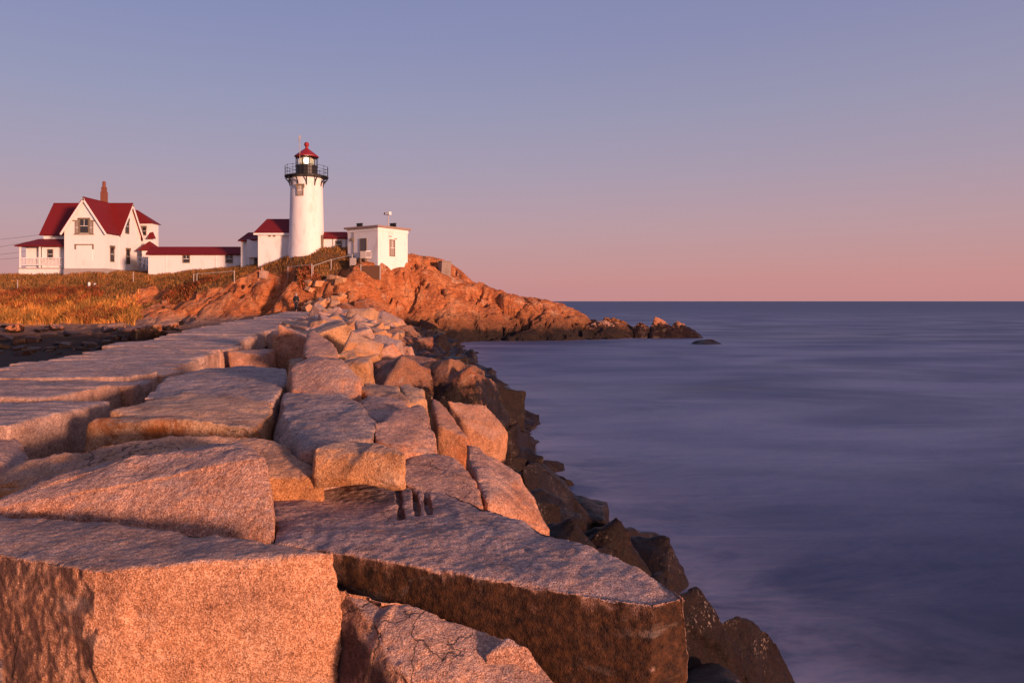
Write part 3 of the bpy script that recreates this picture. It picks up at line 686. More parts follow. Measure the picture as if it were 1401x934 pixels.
# stones on the harbour beach and along the foot of the headland
V_SH = [variant(300 + i, (vr.uniform(.9, 1.5), vr.uniform(.8, 1.2), vr.uniform(.5, .9)), .07, jit=.25) for i in range(8)]
for px, py_, Yd, s in [(100, 455, 68, 1.1), (70, 458, 67, .9), (20, 450, 70, 1.3), (45, 462, 63, 1.0), (150, 452, 69, 1.2), (190, 456, 66, 2.3), (215, 453, 67, 1.4), (160, 458, 65, .9), (90, 466, 60, 1.0), (28, 463, 62, .9), (57, 452, 70, .8), (10, 460, 65, 1.2),
                       (120, 462, 62, .7), (140, 468, 58, .8), (230, 447, 70, 1.3), (5, 470, 58, .8), (-30, 456, 66, 1.3), (78, 450, 71, .9)]:
    x, yy, z = Q(px, py_, Yd); g = th(x, yy)
    place(vr.choice(V_SH), G_SHORE, (x, yy, g + .12 * s), (vr.gauss(0, .2), vr.gauss(0, .2), vr.uniform(0, 6)), (s, s, s * .8), 'shore_stone',
          'large flat-topped boulder on the harbour beach' if s > 2 else 'rounded stone lying on the dark harbour beach', 'stones scattered on the harbour beach')
for i in range(70):
    px = vr.uniform(-20, 250); py_ = vr.uniform(446, 474); x, yy, z = Q(px, py_, (3.1 + .012 * (py_ - 446)) * F / (py_ - 412) * .82 + 6)
    if x > XL(yy) - 1.2: continue
    g = th(x, yy); s = vr.choice((.3, .4, .5, .7))
    place(vr.choice(V_SH), vr.choice((G_SHORE, G_TAN, G_DARK)), (x, yy, g + .1 * s), (vr.gauss(0, .2), vr.gauss(0, .2), vr.uniform(0, 6)), (s, s, s * .8), 'shore_stone', 'small rounded stone lying on the dark harbour beach', 'stones scattered on the harbour beach')
for i in range(34):
    px = vr.uniform(470, 640); Yd = vr.uniform(62, 72); x = (px - 700) * Yd / F; g = th(x, Yd)
    if g < -4.9: continue
    s = vr.uniform(.8, 1.7)
    place(vr.choice(V_SH), G_DARK, (x, Yd, max(g, -4.2) + .1 * s), (vr.gauss(0, .3), vr.gauss(0, .3), vr.uniform(0, 6)), (s, s, s), 'wet_rock', 'dark rock in the cove where the breakwater meets the headland', 'dark rocks in the cove below the headland')
for i in range(22):
    px = vr.uniform(420, 470); Yd = vr.uniform(70, 75); x = (px - 700) * Yd / F; g = th(x, Yd); s = vr.uniform(.5, 1.1)
    place(vr.choice(V_SH), G_TAN, (x, Yd, max(g, -1.6) + .2 * s), (vr.gauss(0, .3), vr.gauss(0, .3), vr.uniform(0, 6)), (s, s, s), 'boulder', 'pale broken stone heaped where the path meets the headland', 'broken stones at the end of the path')
for px, py_, Yd, s in [(622, 468, 70, .9), (640, 482, 56, .9), (628, 474, 64, .7), (652, 476, 62, .5)]:
    x, yy, z = Q(px, py_, Yd)
    place(vr.choice(V_SH), G_DARK, (x, yy, -4.15 + .1 * s), (0, 0, vr.uniform(0, 6)), (s * 1.3, s, s * .8), 'wet_rock', 'low dark rock awash in the cove water', 'rocks awash in the cove')

# ------------------------------------------------------------------ buildings
def painted(name, c, rough=.6, boards=0.0, dirt=.25):
    m, t, p = principled(name, (*c, 1), rough, .35)
    pos = t.n('ShaderNodeNewGeometry').outputs['Position']
    d = t.noise(t.vmul(pos, (1.2, 1.2, .5)), 1.0, 7, .65)
    col = t.mix(t.math('MULTIPLY', t.step(d, .48, .72), dirt), (*c, 1), (c[0] * .62, c[1] * .56, c[2] * .5, 1))
    t.t.links.new(col, p.inputs['Base Color'])
    h = t.noise(pos, 6, 3)
    if boards:
        pz = t.n('ShaderNodeSeparateXYZ', None, i0=pos).outputs[2]
        h = t.math('ADD', t.math('MULTIPLY', t.math('FRACT', t.math('DIVIDE', pz, boards)), -1.0), t.math('MULTIPLY', h, .2))
    b = t.n('ShaderNodeBump', None, Strength=.35, Distance=.02, Height=h); t.t.links.new(b.outputs[0], p.inputs['Normal'])
    return m
WHITE = painted('white_clapboard', (.8, .76, .73), .55, .14)
STUCCO = painted('white_painted_masonry', (.8, .76, .73), .6, 0, .45)
TRIM = painted('white_trim', (.8, .77, .74), .45, 0, .1)
BROWNTRIM = painted('brown_trim', (.2, .15, .1), .6)
ROOF = painted('red_roof_shingle', (.17, .008, .007), .7, .16, .3)
BRICK = painted('chimney_brick', (.2, .065, .04), .85, .08)
STONE = painted('grey_foundation', (.35, .3, .29), .9)
BLACK = painted('black_iron', (.018, .016, .016), .45)
RUSTY = painted('rusty_steel', (.22, .08, .03), .8)
GREYM = painted('galvanised_pipe', (.4, .35, .33), .5)
REDM = painted('red_lantern_roof', (.26, .015, .018), .45)
DOORM = painted('grey_door', (.12, .1, .1), .6)
WOODF = painted('weathered_boards', (.12, .055, .03), .85, .0)
GLASS, _t, _p = principled('window_glass', (.03, .028, .03, 1), .06, .6)
SHADE, _t, _p = principled('window_blind', (.3, .25, .22, 1), .5, .4)

def window(par, o, u, w, h, n, frame=BROWNTRIM, pane=GLASS, hood=0, name='window', bars=1, t=.09):
    """o: centre on the wall, u: horizontal unit vector along the wall, n: outward normal"""
    o, u, n = Vector(o), Vector(u), Vector(n); z = Vector((0, 0, 1))
    def bx(mb, a0, a1, b0, b1, d0, d1):
        c = [o + u * a + z * b + n * d for a in (a0, a1) for b in (b0, b1) for d in (d0, d1)]
        mb.poly(c, ((0, 1, 3, 2), (4, 6, 7, 5), (0, 4, 5, 1), (2, 3, 7, 6), (0, 2, 6, 4), (1, 5, 7, 3)))
    W2, H2 = w / 2, h / 2
    m = MB()
    bx(m, -W2, -W2 + t, -H2, H2, -.03, .06); bx(m, W2 - t, W2, -H2, H2, -.03, .06)
    bx(m, -W2 + t, W2 - t, H2 - t, H2, -.03, .06); bx(m, -W2 + t, W2 - t, -H2, -H2 + t, -.03, .09)
    f = m.build(name, frame, par)
    m = MB(); bx(m, -W2 + t, W2 - t, -H2 + t, H2 - t, -.03, .015); m.build('pane', pane, f)
    if bars:
        m = MB(); bx(m, -W2 + t, W2 - t, -.025, .025, .017, .04)
        if bars > 1: bx(m, -.02, .02, .027, H2 - t, .017, .035)
        m.build('sash_bar', TRIM, f)
    if hood:
        m = MB(); bx(m, -W2 - hood, W2 + hood, H2 + .003, H2 + .1, -.03, .14); bx(m, -W2 - hood, -W2 - hood + .1, H2 - .3, H2, -.03, .1); bx(m, W2 + hood - .1, W2 + hood, H2 - .3, H2, -.03, .1)
        m.build('hood', frame, f)
    return f

def roof_slab(mb, quad, th_=.14):
    """a sloping sheet with thickness below it"""
    q = [Vector(p) for p in quad]; n = (q[1] - q[0]).cross(q[2] - q[0]).normalized()
    if n.z < 0: n = -n
    b = [p - n * th_ for p in q]; k = len(q)
    mb.poly(q + b, [tuple(range(k)), tuple(range(2 * k - 1, k - 1, -1))] + [(i, (i + 1) % k, k + (i + 1) % k, k + i) for i in range(k)])
    return mb
def gable_x(par, x0, x1, y0, y1, ze, zr, over=.35, rake=.35, mat=None, name='roof'):
    """ridge along x"""
    ym = (y0 + y1) / 2; sl = (zr - ze) / (ym - y0); m = MB()
    roof_slab(m, [(x0 - rake, y0 - over, ze - over * sl), (x1 + rake, y0 - over, ze - over * sl), (x1 + rake, ym, zr), (x0 - rake, ym, zr)])
    roof_slab(m, [(x0 - rake, y1 + over, ze - over * sl), (x1 + rake, y1 + over, ze - over * sl), (x1 + rake, ym, zr), (x0 - rake, ym, zr)])
    return m.build(name, mat or ROOF, par)
def gable_y(par, x0, x1, y0, y1, ze, zr, over=.35, rake=.35, mat=None, name='roof'):
    xm = (x0 + x1) / 2; sl = (zr - ze) / (xm - x0); m = MB()
    roof_slab(m, [(x0 - over, y0 - rake, ze - over * sl), (x0 - over, y1 + rake, ze - over * sl), (xm, y1 + rake, zr), (xm, y0 - rake, zr)])
    roof_slab(m, [(x1 + over, y0 - rake, ze - over * sl), (x1 + over, y1 + rake, ze - over * sl), (xm, y1 + rake, zr), (xm, y0 - rake, zr)])
    return m.build(name, mat or ROOF, par)

# ---- keeper's house (ground 3.0, front gable wall at Y = 88)
HB = (-51.0, 92.0, 3.0)
hs = empty('keepers_house', HB, 'white two storey gabled house with bright red roofs, brick chimney and porch', 'house')
def hp(x, y, z): return (x - HB[0], y - HB[1], z - HB[2])
def hx(x): return x - HB[0]
def hy(y): return y - HB[1]
def hz(z): return z - HB[2]
ZE, ZR = 8.75, 12.55
x0, x1 = hx(-53.9), hx(-48.95); xm = (x0 + x1) / 2
zb = hz(3.95); ze, zr = hz(ZE), hz(ZR)
m = MB()
y0, y1 = hy(88.0), hy(93.7)
m.poly([(x0, y0, zb), (x1, y0, zb), (x1, y0, ze), (xm, y0, zr - .12), (x0, y0, ze), (x0, y1, zb), (x1, y1, zb), (x1, y1, ze), (xm, y1, zr - .12), (x0, y1, ze)],
       [(0, 1, 2, 3, 4), (9, 8, 7, 6, 5), (0, 4, 9, 5), (1, 6, 7, 2)])
m.build('wall', WHITE, hs)
m = MB(); X0 = hx(-58.4); ya, yb = hy(91.1), hy(96.3); ymm = (ya + yb) / 2; xr = x1 + .02
m.poly([(X0, ya, zb), (X0, yb, zb), (X0, yb, ze), (X0, ymm, zr - .1), (X0, ya, ze), (xr, ya, zb), (xr, yb, zb), (xr, yb, ze), (xr, ymm, zr - .1), (xr, ya, ze)],
       [(0, 1, 2, 3, 4), (9, 8, 7, 6, 5), (0, 4, 9, 5), (1, 6, 7, 2), (0, 5, 6, 1)])
m.build('wall', WHITE, hs)
sl = (zr - ze) / (xm - x0); ov = .35; m = MB()
for xe, s_ in ((x0, -1), (x1, 1)):
    roof_slab(m, [(xe + s_ * ov, y0 - ov, ze - ov * sl), (xe + s_ * ov, ya - .2, ze - ov * sl), (xm, ymm + .3, zr), (xm, y0 - ov, zr)])
m.build('roof', ROOF, hs)
gable_x(hs, X0, xr, ya, yb, ze, zr + .04)
# white verge boards
sl = (zr - ze) / (xm - x0)
m = MB()
for sgn, xe in ((-1, x0 - .35), (1, x1 + .35)):
    roof_slab(m, [(xe, y0 - .37, ze - .35 * sl - .16), (xe, y0 - .3, ze - .35 * sl - .16), (xm, y0 - .3, zr - .16), (xm, y0 - .37, zr - .16)], .22)
m.build('verge_board', TRIM, hs)
m = MB(); sl2 = (zr - ze) / (ymm - ya)
for ye in (ya - .35, yb + .35):
    roof_slab(m, [(xr + .3, ye, ze - .35 * sl2 - .14), (xr + .37, ye, ze - .35 * sl2 - .14), (xr + .37, ymm, zr - .12), (xr + .3, ymm, zr - .12)], .22)
m.build('verge_board', TRIM, hs)
MB().box(x0 - .05, x1 + .06, y0 - .06, yb, hz(2.2), zb).build('foundation', STONE, hs)
# chimney
m = MB(); cx, cy = hx(-51.9), hy(93.0)
m.box(cx - .31, cx + .31, cy - .33, cy + .33, hz(11.6), hz(13.9)); m.box(cx - .25, cx + .25, cy - .25, cy + .25, hz(13.902), hz(14.5)); m.lathe([(.21, hz(14.502)), (.2, hz(15.1)), (.12, hz(15.25)), (0, hz(15.25))], 12, (cx, cy))
m.build('chimney', BRICK, hs, bevel=.03)
# windows: front
fr = (0, -1, 0); ux = (1, 0, 0); uy = (0, 1, 0); rt = (1, 0, 0)
window(hs, (hx(-51.5), y0, hz(9.05)), ux, 1.15, 1.75, fr, hood=.15, bars=2)
for sx_ in (-1, 1): window(hs, (hx(-51.5) + sx_ * .86, y0, hz(8.85)), ux, .5, 1.45, fr, pane=SHADE, hood=0, bars=1, t=.07)
m = MB(); m.box(-1.35 + hx(-51.5), -.75 + hx(-51.5), y0 - .1, y0 + .02, hz(9.62), hz(9.75)); m.box(.75 + hx(-51.5), 1.35 + hx(-51.5), y0 - .1, y0 + .02, hz(9.62), hz(9.75)); m.box(-1.2 + hx(-51.5), 1.2 + hx(-51.5), y0 - .12, y0 + .02, hz(8.0), hz(8.1)); m.build('window_trim', BROWNTRIM, hs)
bp = MB(); bp.box(hx(-52.45), hx(-50.5), y0 - .04, y0 + .02, hz(4.9), hz(6.72)); bp.build('shutter_panel', TRIM, hs)
m = MB(); m.box(hx(-52.6), hx(-50.35), y0 - .12, y0 + .02, hz(6.75), hz(6.87)); m.box(hx(-52.6), hx(-52.47), y0 - .1, y0 + .02, hz(6.25), hz(6.75)); m.box(hx(-50.48), hx(-50.35), y0 - .1, y0 + .02, hz(6.25), hz(6.75)); m.build('window_hood', BROWNTRIM, hs)
# windows: right side
window(hs, (xr, hy(92.9), hz(9.5)), uy, .95, 1.9, rt, hood=.05)
window(hs, (x1, hy(89.45), hz(5.75)), uy, .95, 1.9, rt, hood=.08)
window(hs, (xr, hy(93.1), hz(5.7)), uy, .95, 1.95, rt, hood=.08)
# rear stair wing with its hipped roof
RX0, RX1, RY0, RY1, RZE, RZR = hx(-53), hx(-47.75), hy(97.0), hy(98.7), hz(10.3), hz(12.2)
MB().box(RX0, RX1, RY0, RY1, hz(3), RZE).build('wall', WHITE, hs)
m = MB(); e = .3
m.poly([(RX0 - e, RY0 - e, RZE), (RX1 + e, RY0 - e, RZE), (RX1 + e, RY1 + e, RZE), (RX0 - e, RY1 + e, RZE), (RX0 + 1.5, (RY0 + RY1) / 2, RZR), (RX1 - 2.4, (RY0 + RY1) / 2, RZR)],
       [(0, 3, 2, 1), (0, 1, 5, 4), (1, 2, 5), (2, 3, 4, 5), (3, 0, 4)])
m.build('roof', ROOF, hs)
window(hs, (hx(-49.2) + .4, RY0, hz(9.3)), ux, .6, 1.2, fr, hood=.05)
m = MB(); roof_slab(m, [(RX1 - .3, RY0 - .7, hz(8.3)), (RX1 + .8, RY0 - .7, hz(8.3)), (RX1 + .1, RY0 + .05, hz(9.2)), (RX1 - .3, RY0 + .05, hz(9.2))]); m.build('canopy', ROOF, hs)
# connecting hood to the covered way
m = MB(); m.box(hx(-47.6), hx(-46.5), hy(94), hy(97), hz(3), hz(6.55)); m.build('wall', WHITE, hs)
m = MB(); m.poly([(hx(-48.2), hy(93.7), hz(6.5)), (hx(-46.0), hy(93.7), hz(6.5)), (hx(-46.0), hy(97.2), hz(6.5)), (hx(-48.2), hy(97.2), hz(6.5)), (hx(-47.4), hy(95.4), hz(7.8)), (hx(-47.2), hy(95.4), hz(7.8))], [(0, 3, 2, 1), (0, 1, 5, 4), (1, 2, 5), (2, 3, 4, 5), (3, 0, 4)]); m.build('roof', ROOF, hs)
window(hs, (hx(-47.0), hy(94), hz(5.1)), ux, .6, 1.1, fr)
# outside stair with white rails
m = MB(); sx0, sx1, sy = hx(-46.0), hx(-43.0), hy(90.5)
for k in range(6):
    m.box(sx0 + .5 * k, sx0 + .5 * (k + 1), sy - .6, sy + .6, hz(2.6), hz(4.55) - .28 * k)
st = m.build('stair', STONE, hs)
m = MB()
for yy_ in (sy - .6, sy + .6):
    m.tube([(sx0, yy_, hz(5.5)), (sx0 + 3.1, yy_, hz(4.0))], .07, 6); m.tube([(sx0, yy_, hz(5.0)), (sx0 + 3.1, yy_, hz(3.5))], .05, 6)
    for k in range(7): m.box(sx0 + .5 * k - .05, sx0 + .5 * k + .05, yy_ - .05, yy_ + .05, hz(4.4) - .27 * k, hz(5.5) - .24 * k)
m.build('handrail', TRIM, st)
# porch at the left
PX0, PX1, PY0, PY1 = hx(-60.2), hx(-53.92), hy(89.2), hy(91.08)
PM = hx(-57.6)
MB().box(PX0, PX1, PY0, PY1 + 3, hz(2.0), hz(3.95)).build('porch_base', WHITE, hs)
MB().box(PX0 - .1, PX1, PY0 - .1, PY1 + 3, hz(3.953), hz(4.07)).build('porch_floor', STONE, hs)
MB().box(PM, PX1, PY0 + .35, PY1, hz(4.073), hz(6.75)).build('wall', WHITE, hs)
MB().box(PX0 + .25, PM - .003, PY0 + .95, PY1 + 3, hz(4.073), hz(6.75)).build('wall', WHITE, hs)
m = MB(); roof_slab(m, [(PX0 - .35, PY0 - .35, hz(6.8)), (PX1 - .003, PY0 - .35, hz(6.8)), (PX1 - .003, PY1 + .02, hz(7.75)), (PX0 + 1.2, PY1 + .02, hz(7.75))], .16); roof_slab(m, [(PX0 - .35, PY0 - .35, hz(6.8)), (PX0 + 1.2, PY1 + .02, hz(7.75)), (PX0 + 1.2, PY1 + 3, hz(7.75)), (PX0 - .35, PY1 + 3.3, hz(6.8))], .16); m.build('roof', ROOF, hs)
for xx in (PX0 + .1, PM - .1): MB().box(xx - .07, xx + .07, PY0 + .05, PY0 + .19, hz(4.073), hz(6.7)).build('porch_post', TRIM, hs)
m = MB()
for za in (4.4, 5.25): m.box(PX0 + .17, PX1 - .2, PY0 - .02, PY0 + .04, hz(za), hz(za) + .08)
for k in range(34): m.box(PX0 + .2 + k * .17, PX0 + .25 + k * .17, PY0 - .01, PY0 + .03, hz(4.48), hz(5.25))
m.build('railing', TRIM, hs)
for xx in (-56.55, -54.35): window(hs, (hx(xx), PY0 + .35, hz(5.75)), ux, .72, 1.25, fr)
m = MB(); m.tube([(PX0 + 1.5, hy(92), hz(7.7)), (PX0 + 1.5, hy(92), hz(8.6))], .06, 8); m.build('vent_pipe', BLACK, hs)

# ---- covered way
CW = (-36.6, 86.6, 3.0)
cw = empty('covered_way', CW, 'long low white covered passage with red roof between house and lighthouse', 'building')
cx0, cx1 = -6.0, 5.1
MB().box(cx0, cx1, -1.0, 1.0, -.8, 2.55).build('wall', WHITE, cw)
m = MB(); roof_slab(m, [(cx0 - .2, -1.3, 2.5), (cx1 + .1, -1.3, 2.5), (cx1 + .1, 0, 3.45), (cx0 - .2, 0, 3.45)]); roof_slab(m, [(cx0 - .2, 1.3, 2.5), (cx1 + .1, 1.3, 2.5), (cx1 + .1, 0, 3.45), (cx0 - .2, 0, 3.45)]); m.build('roof', ROOF, cw)
for px in (255, 313.5):
    window(cw, ((px - 700.5) * .0856 - CW[0], -1.0, 1.95), ux, .85, .95, fr, bars=2)
for xx in (-3.9, 1.9): MB().box(xx, xx + .06, -1.04, -.98, -.6, 2.45).build('corner_batten', TRIM, cw)


# ---- link building
LK = (-29.5, 83.0, 3.2)
lk = empty('link_building', LK, 'small white lean-to with dark red roof and an overhanging bay left of the lighthouse', 'building')
def kx(px, Y): return (px - 700.5) * Y / F
lx0, lx1 = kx(329.5, 82.5) - LK[0], kx(354, 82.5) - LK[0]
MB().box(lx0, lx1, -.5, 2.5, -1, 3.75).build('wall', WHITE, lk)
MB().box(kx(338, 81.8) - LK[0], kx(355, 81.8) - LK[0], -1.25, -.502, 1.7, 3.7).build('bay', WHITE, lk)
MB().box(kx(340, 81.8) - LK[0], kx(341.3, 81.8) - LK[0], -1.2, -1.05, -.6, 1.697).build('post', TRIM, lk)
d = MB().box(kx(347.5, 82.4) - LK[0], kx(352.5, 82.4) - LK[0], -.56, -.48, -.2, 1.65).build('door', DOORM, lk)
m = MB(); roof_slab(m, [(lx0 - .25, -.8, 3.65), (lx1 + .1, -1.5, 3.7), (lx1 + .1, 1, 4.7), (lx0 + .3, 1, 4.7)]); roof_slab(m, [(lx0 - .25, 2.8, 3.7), (lx1 + .1, 2.8, 3.7), (lx1 + .1, 1, 4.7), (lx0 + .3, 1, 4.7)]); m.build('roof', ROOF, lk)

# ---- oil house beside the tower
AN = (-25.9, 81.0, 3.4)
an = empty('oil_house', AN, 'white windowless annexe with a steep red hipped roof against the lighthouse', 'building')
ax0, ax1 = kx(353, 79.5) - AN[0], kx(402.5, 79.5) - AN[0]
MB().box(ax0, ax1, -1.5, 2.2, -1.2, 4.02).build('wall', STUCCO, an)
m = MB(); a0, a1 = ax0 - .4, ax1 + .3
m.poly([(a0, -1.9, 3.98), (a1, -1.9, 3.98), (a1, 2.6, 3.98), (a0, 2.6, 3.98), (a0 + .75, .35, 5.75), (a1 - .55, .35, 5.75)], [(0, 3, 2, 1), (0, 1, 5, 4), (1, 2, 5), (2, 3, 4, 5), (3, 0, 4)])
m.build('roof', ROOF, an)
m = MB(); m.box(a0 + .03, a1 - .03, -1.87, 2.5, 3.78, 3.977); m.build('eaves_board', TRIM, an)
m = MB(); m.box(ax0 + 1.15, ax0 + 1.4, -1.56, -1.5, 3.6, 3.75); m.box(ax0 + 1.65, ax0 + 1.9, -1.56, -1.5, 3.6, 3.75); m.build('vent', BROWNTRIM, an)
MB().box(ax1 - .05, ax1 + .55, -1.0, 1.5, -1, 3.6).build('passage', STUCCO, an)

# ---- lighthouse
LT = ((419.5 - 700.5) * .0792, 79.2, 3.6)
lt = empty('lighthouse', LT, 'tall white round lighthouse with black gallery, lit lantern and red conical roof', 'lighthouse')
H = 13.35 - LT[2]
prof = [(2.0, -1.0), (1.93, .4), (1.88, 2.0)] + [(1.88 - .2 * ((z - 2) / (H - 2)) ** .8, z) for z in np.linspace(2.6, H - .8, 9)] + [(1.7, H - .7), (1.72, H - .62), (1.7, H - .02)]
MB().lathe(prof, 64).build('tower', STUCCO, lt, smooth='auto')
MB().lathe([(1.66, H - .15), (2.3, H + .02), (2.32, H + .12), (0, H + .13)], 40).build('gallery_deck', BLACK, lt, smooth='auto')
for k in range(12):
    a = 2 * math.pi * (k + .5) / 12; c, s_ = math.cos(a), math.sin(a)
    MB().tube([(1.69 * c, 1.69 * s_, H - 1.0), (1.8 * c, 1.8 * s_, H - .6), (2.2 * c, 2.2 * s_, H - .1)], [.06, .07, .07], 6).build('bracket', BLACK, lt)
m = MB()
for k in range(16):
    a = 2 * math.pi * k / 16; m.tube([(2.26 * math.cos(a), 2.26 * math.sin(a), H + .1), (2.26 * math.cos(a), 2.26 * math.sin(a), H + 1.22)], .022, 6)
for zz in (.45, .8, 1.15):
    m.tube([(2.26 * math.cos(2 * math.pi * k / 48), 2.26 * math.sin(2 * math.pi * k / 48), H + zz) for k in range(49)], .017, 6, cap=False)
m.build('gallery_railing', BLACK, lt)
LB = H + .13
MB().lathe([(1.16, LB), (1.16, LB + 1.05), (1.2, LB + 1.05), (1.2, LB + 1.15), (0, LB + 1.15)], 16).build('lantern_base', BLACK, lt)
for k in range(10):
    a = 2 * math.pi * (k + .3) / 10; MB().tube([(1.1 * math.cos(a), 1.1 * math.sin(a), LB + 1.14), (1.1 * math.cos(a), 1.1 * math.sin(a), LB + 2.12)], .05, 6).build('glazing_bar', BLACK, lt)
LG, tt, pp = principled('lantern_glass', (1, 1, 1, 1), .02, .5); pp.inputs['Transmission Weight'].default_value = 1.0; pp.inputs['IOR'].default_value = 1.1
MB().lathe([(1.06, LB + 1.15), (1.06, LB + 2.1)], 20).build('lantern_glass', LG, lt, smooth='auto')
LAMP, tt, pp = principled('lit_lens', (1, .9, .75, 1), .2, .5, 0, (1.0, .82, .55), 8)
DIMG, tt, pp = principled('lens_glow', (.9, .8, .6, 1), .2, .5, 0, (1.0, .7, .38), .35)
MB().lathe([(0, LB + 1.15), (.45, LB + 1.2), (.72, LB + 1.4), (.78, LB + 1.62), (.72, LB + 1.85), (.45, LB + 2.05), (0, LB + 2.08)], 24).build('lens', DIMG, lt, smooth=True)
MB().lathe([(0, -.36), (.24, -.26), (.34, 0), (.24, .26), (0, .36)], 20).build('lamp', LAMP, lt, smooth=True, loc=(.12, -.5, LB + 1.62))
MB().lathe([(1.1, LB + 2.08), (1.28, LB + 2.1), (1.28, LB + 2.2), (.75, LB + 2.62), (.3, LB + 2.95), (.17, LB + 3.05), (.15, LB + 3.25), (.2, LB + 3.28), (.26, LB + 3.42), (.26, LB + 3.55), (.2, LB + 3.68), (.06, LB + 3.74), (0, LB + 3.75)], 24).build('lantern_roof', REDM, lt, smooth='auto')
m = MB(); m.tube([(-.42, -1.1, LB + 1.2), (-.42, -1.1, LB + 4.05)], .04, 6); m.tube([(-.6, -1.1, LB + 3.75), (-.42, -1.1, LB + 3.75)], .07, 6); m.box(-.5, -.34, -1.16, -1.04, LB + 3.9, LB + 4.2); m.build('weather_mast', GREYM, lt)
window(lt, (-.2, -1.71, 11.75 - LT[2]), ux, .72, 1.15, fr, hood=.1, pane=SHADE, bars=2)
m = MB(); m.box(1.78, 1.95, -.75, -.2, 2.2, 3.5); m.build('louvre', BROWNTRIM, lt)

# ---- passage right of the tower
PA = (-19.0, 79.6, 4.2)
pa = empty('passage_building', PA, 'low white passage with dark red roof right of the lighthouse', 'building')
qx0, qx1 = -1.6, kx(481, 79) - PA[0]
MB().box(qx0, qx1, -.8, .9, -.8, 2.75).build('wall', WHITE, pa)
m = MB(); roof_slab(m, [(qx0, -1.05, 2.62), (qx1, -1.05, 2.62), (qx1, .05, 3.35), (qx0, .05, 3.35)]); roof_slab(m, [(qx0, 1.15, 2.62), (qx1, 1.15, 2.62), (qx1, .05, 3.35), (qx0, .05, 3.35)]); m.build('roof', ROOF, pa)
window(pa, (kx(463.5, 78.8) - PA[0], -.8, 1.9), ux, .68, .85, fr, bars=1)
m = MB(); m.box(kx(455, 78.8) - PA[0], kx(455, 78.8) - PA[0] + .06, -.84, -.78, -.4, 2.55); m.box(kx(473, 78.8) - PA[0], kx(473, 78.8) - PA[0] + .08, -.85, -.78, -.4, 2.55); m.build('downpipe', BROWNTRIM, pa)

# ---- fog signal building, turned a corner to the camera
YC = 74.6
FB = (kx(517, YC), YC, 3.2)
yaw = math.radians(-35)
fg = empty('fog_signal_building', FB, 'white flat-roofed square building with stained walls at the top of the rocks', 'building', rz=yaw)
# local: corner at the origin, right face along +x, left face along -x ... built from two directions
A = 4.45; Bq = 4.4      # right face runs along local +y', left face along local -x'
m = MB(); m.box(-A, 0, 0, Bq, -1.5, 4.35); m.build('wall', STUCCO, fg)
m = MB(); m.box(-A - .3, .3, -.3, Bq + .3, 4.353, 4.55); m.build('roof', painted('roof_edge', (.3, .2, .17), .7), fg, bevel=.02)
m = MB(); m.box(-A - .05, .05, -.05, Bq + .05, 4.0, 4.35); m.build('cornice', TRIM, fg)
dd = MB().box(-2.55, -1.65, -.05, .03, 1.15, 3.25).build('door', DOORM, fg)
MB().box(-2.62, -2.55, -.07, .03, 1.1, 3.3).box(-1.65, -1.58, -.07, .03, 1.1, 3.3).box(-2.55, -1.65, -.07, .03, 3.253, 3.32).build('frame', BROWNTRIM, dd)
window(fg, (0, 2.05, 2.35), (0, 1, 0), .8, 1.75, (1, 0, 0), pane=SHADE, bars=2)
m = MB()
for zz, yy_ in ((3.5, 1.9), (3.3, 2.7)): m.box(-.02, .05, yy_ - .35, yy_ + .05, zz, zz + .07)
m.build('rust_bracket', RUSTY, fg)
MB().box(-3.95, -3.65, -.16, .0, 3.1, 3.4).build('junction_box', BROWNTRIM, fg)
MB().tube([(-3.5, -.05, 1), (-3.5, -.05, 4.0)], .04, 6).build('conduit', BROWNTRIM, fg)
Zr = 4.553
def onroof(name, lx, ly, label, cat, group=None):
    p = Matrix.Rotation(yaw, 3, 'Z') @ Vector((lx, ly, Zr)) + Vector(FB)
    return empty(name, p, label, cat, group, rz=yaw)
for nm, lx, ly, lab in (('roof_vent', -3.3, .6, 'cluster of three small dark vents on the left part of the flat roof'), ('roof_vent', -.4, 2.6, 'cluster of three small dark vents on the right part of the flat roof')):
    o = onroof(nm, lx, ly, lab, 'vent')
    m = MB()
    for k in (-1, 0, 1):
        m.box(k * .28 - .09, k * .28 + .09, -.09, .09, 0, .38); m.box(k * .28 - .12, k * .28 + .12, -.12, .12, .383, .45)
    m.box(-.45, .45, -.05, .05, .1, .15); m.build('cowl', BLACK, o)
o = onroof('camera_mast', -.5, 2.0, 'white camera on a thin pole on the flat roof', 'camera')
MB().tube([(0, 0, 0), (0, 0, 1.25)], .05, 8).build('pole', GREYM, o)
m = MB(); m.box(-.35, .3, -.16, .16, 1.25, 1.6); m.build('housing', TRIM, o, bevel=.05)
MB().box(-.52, -.353, -.12, .12, 1.32, 1.55).build('lens_hood', BLACK, o)

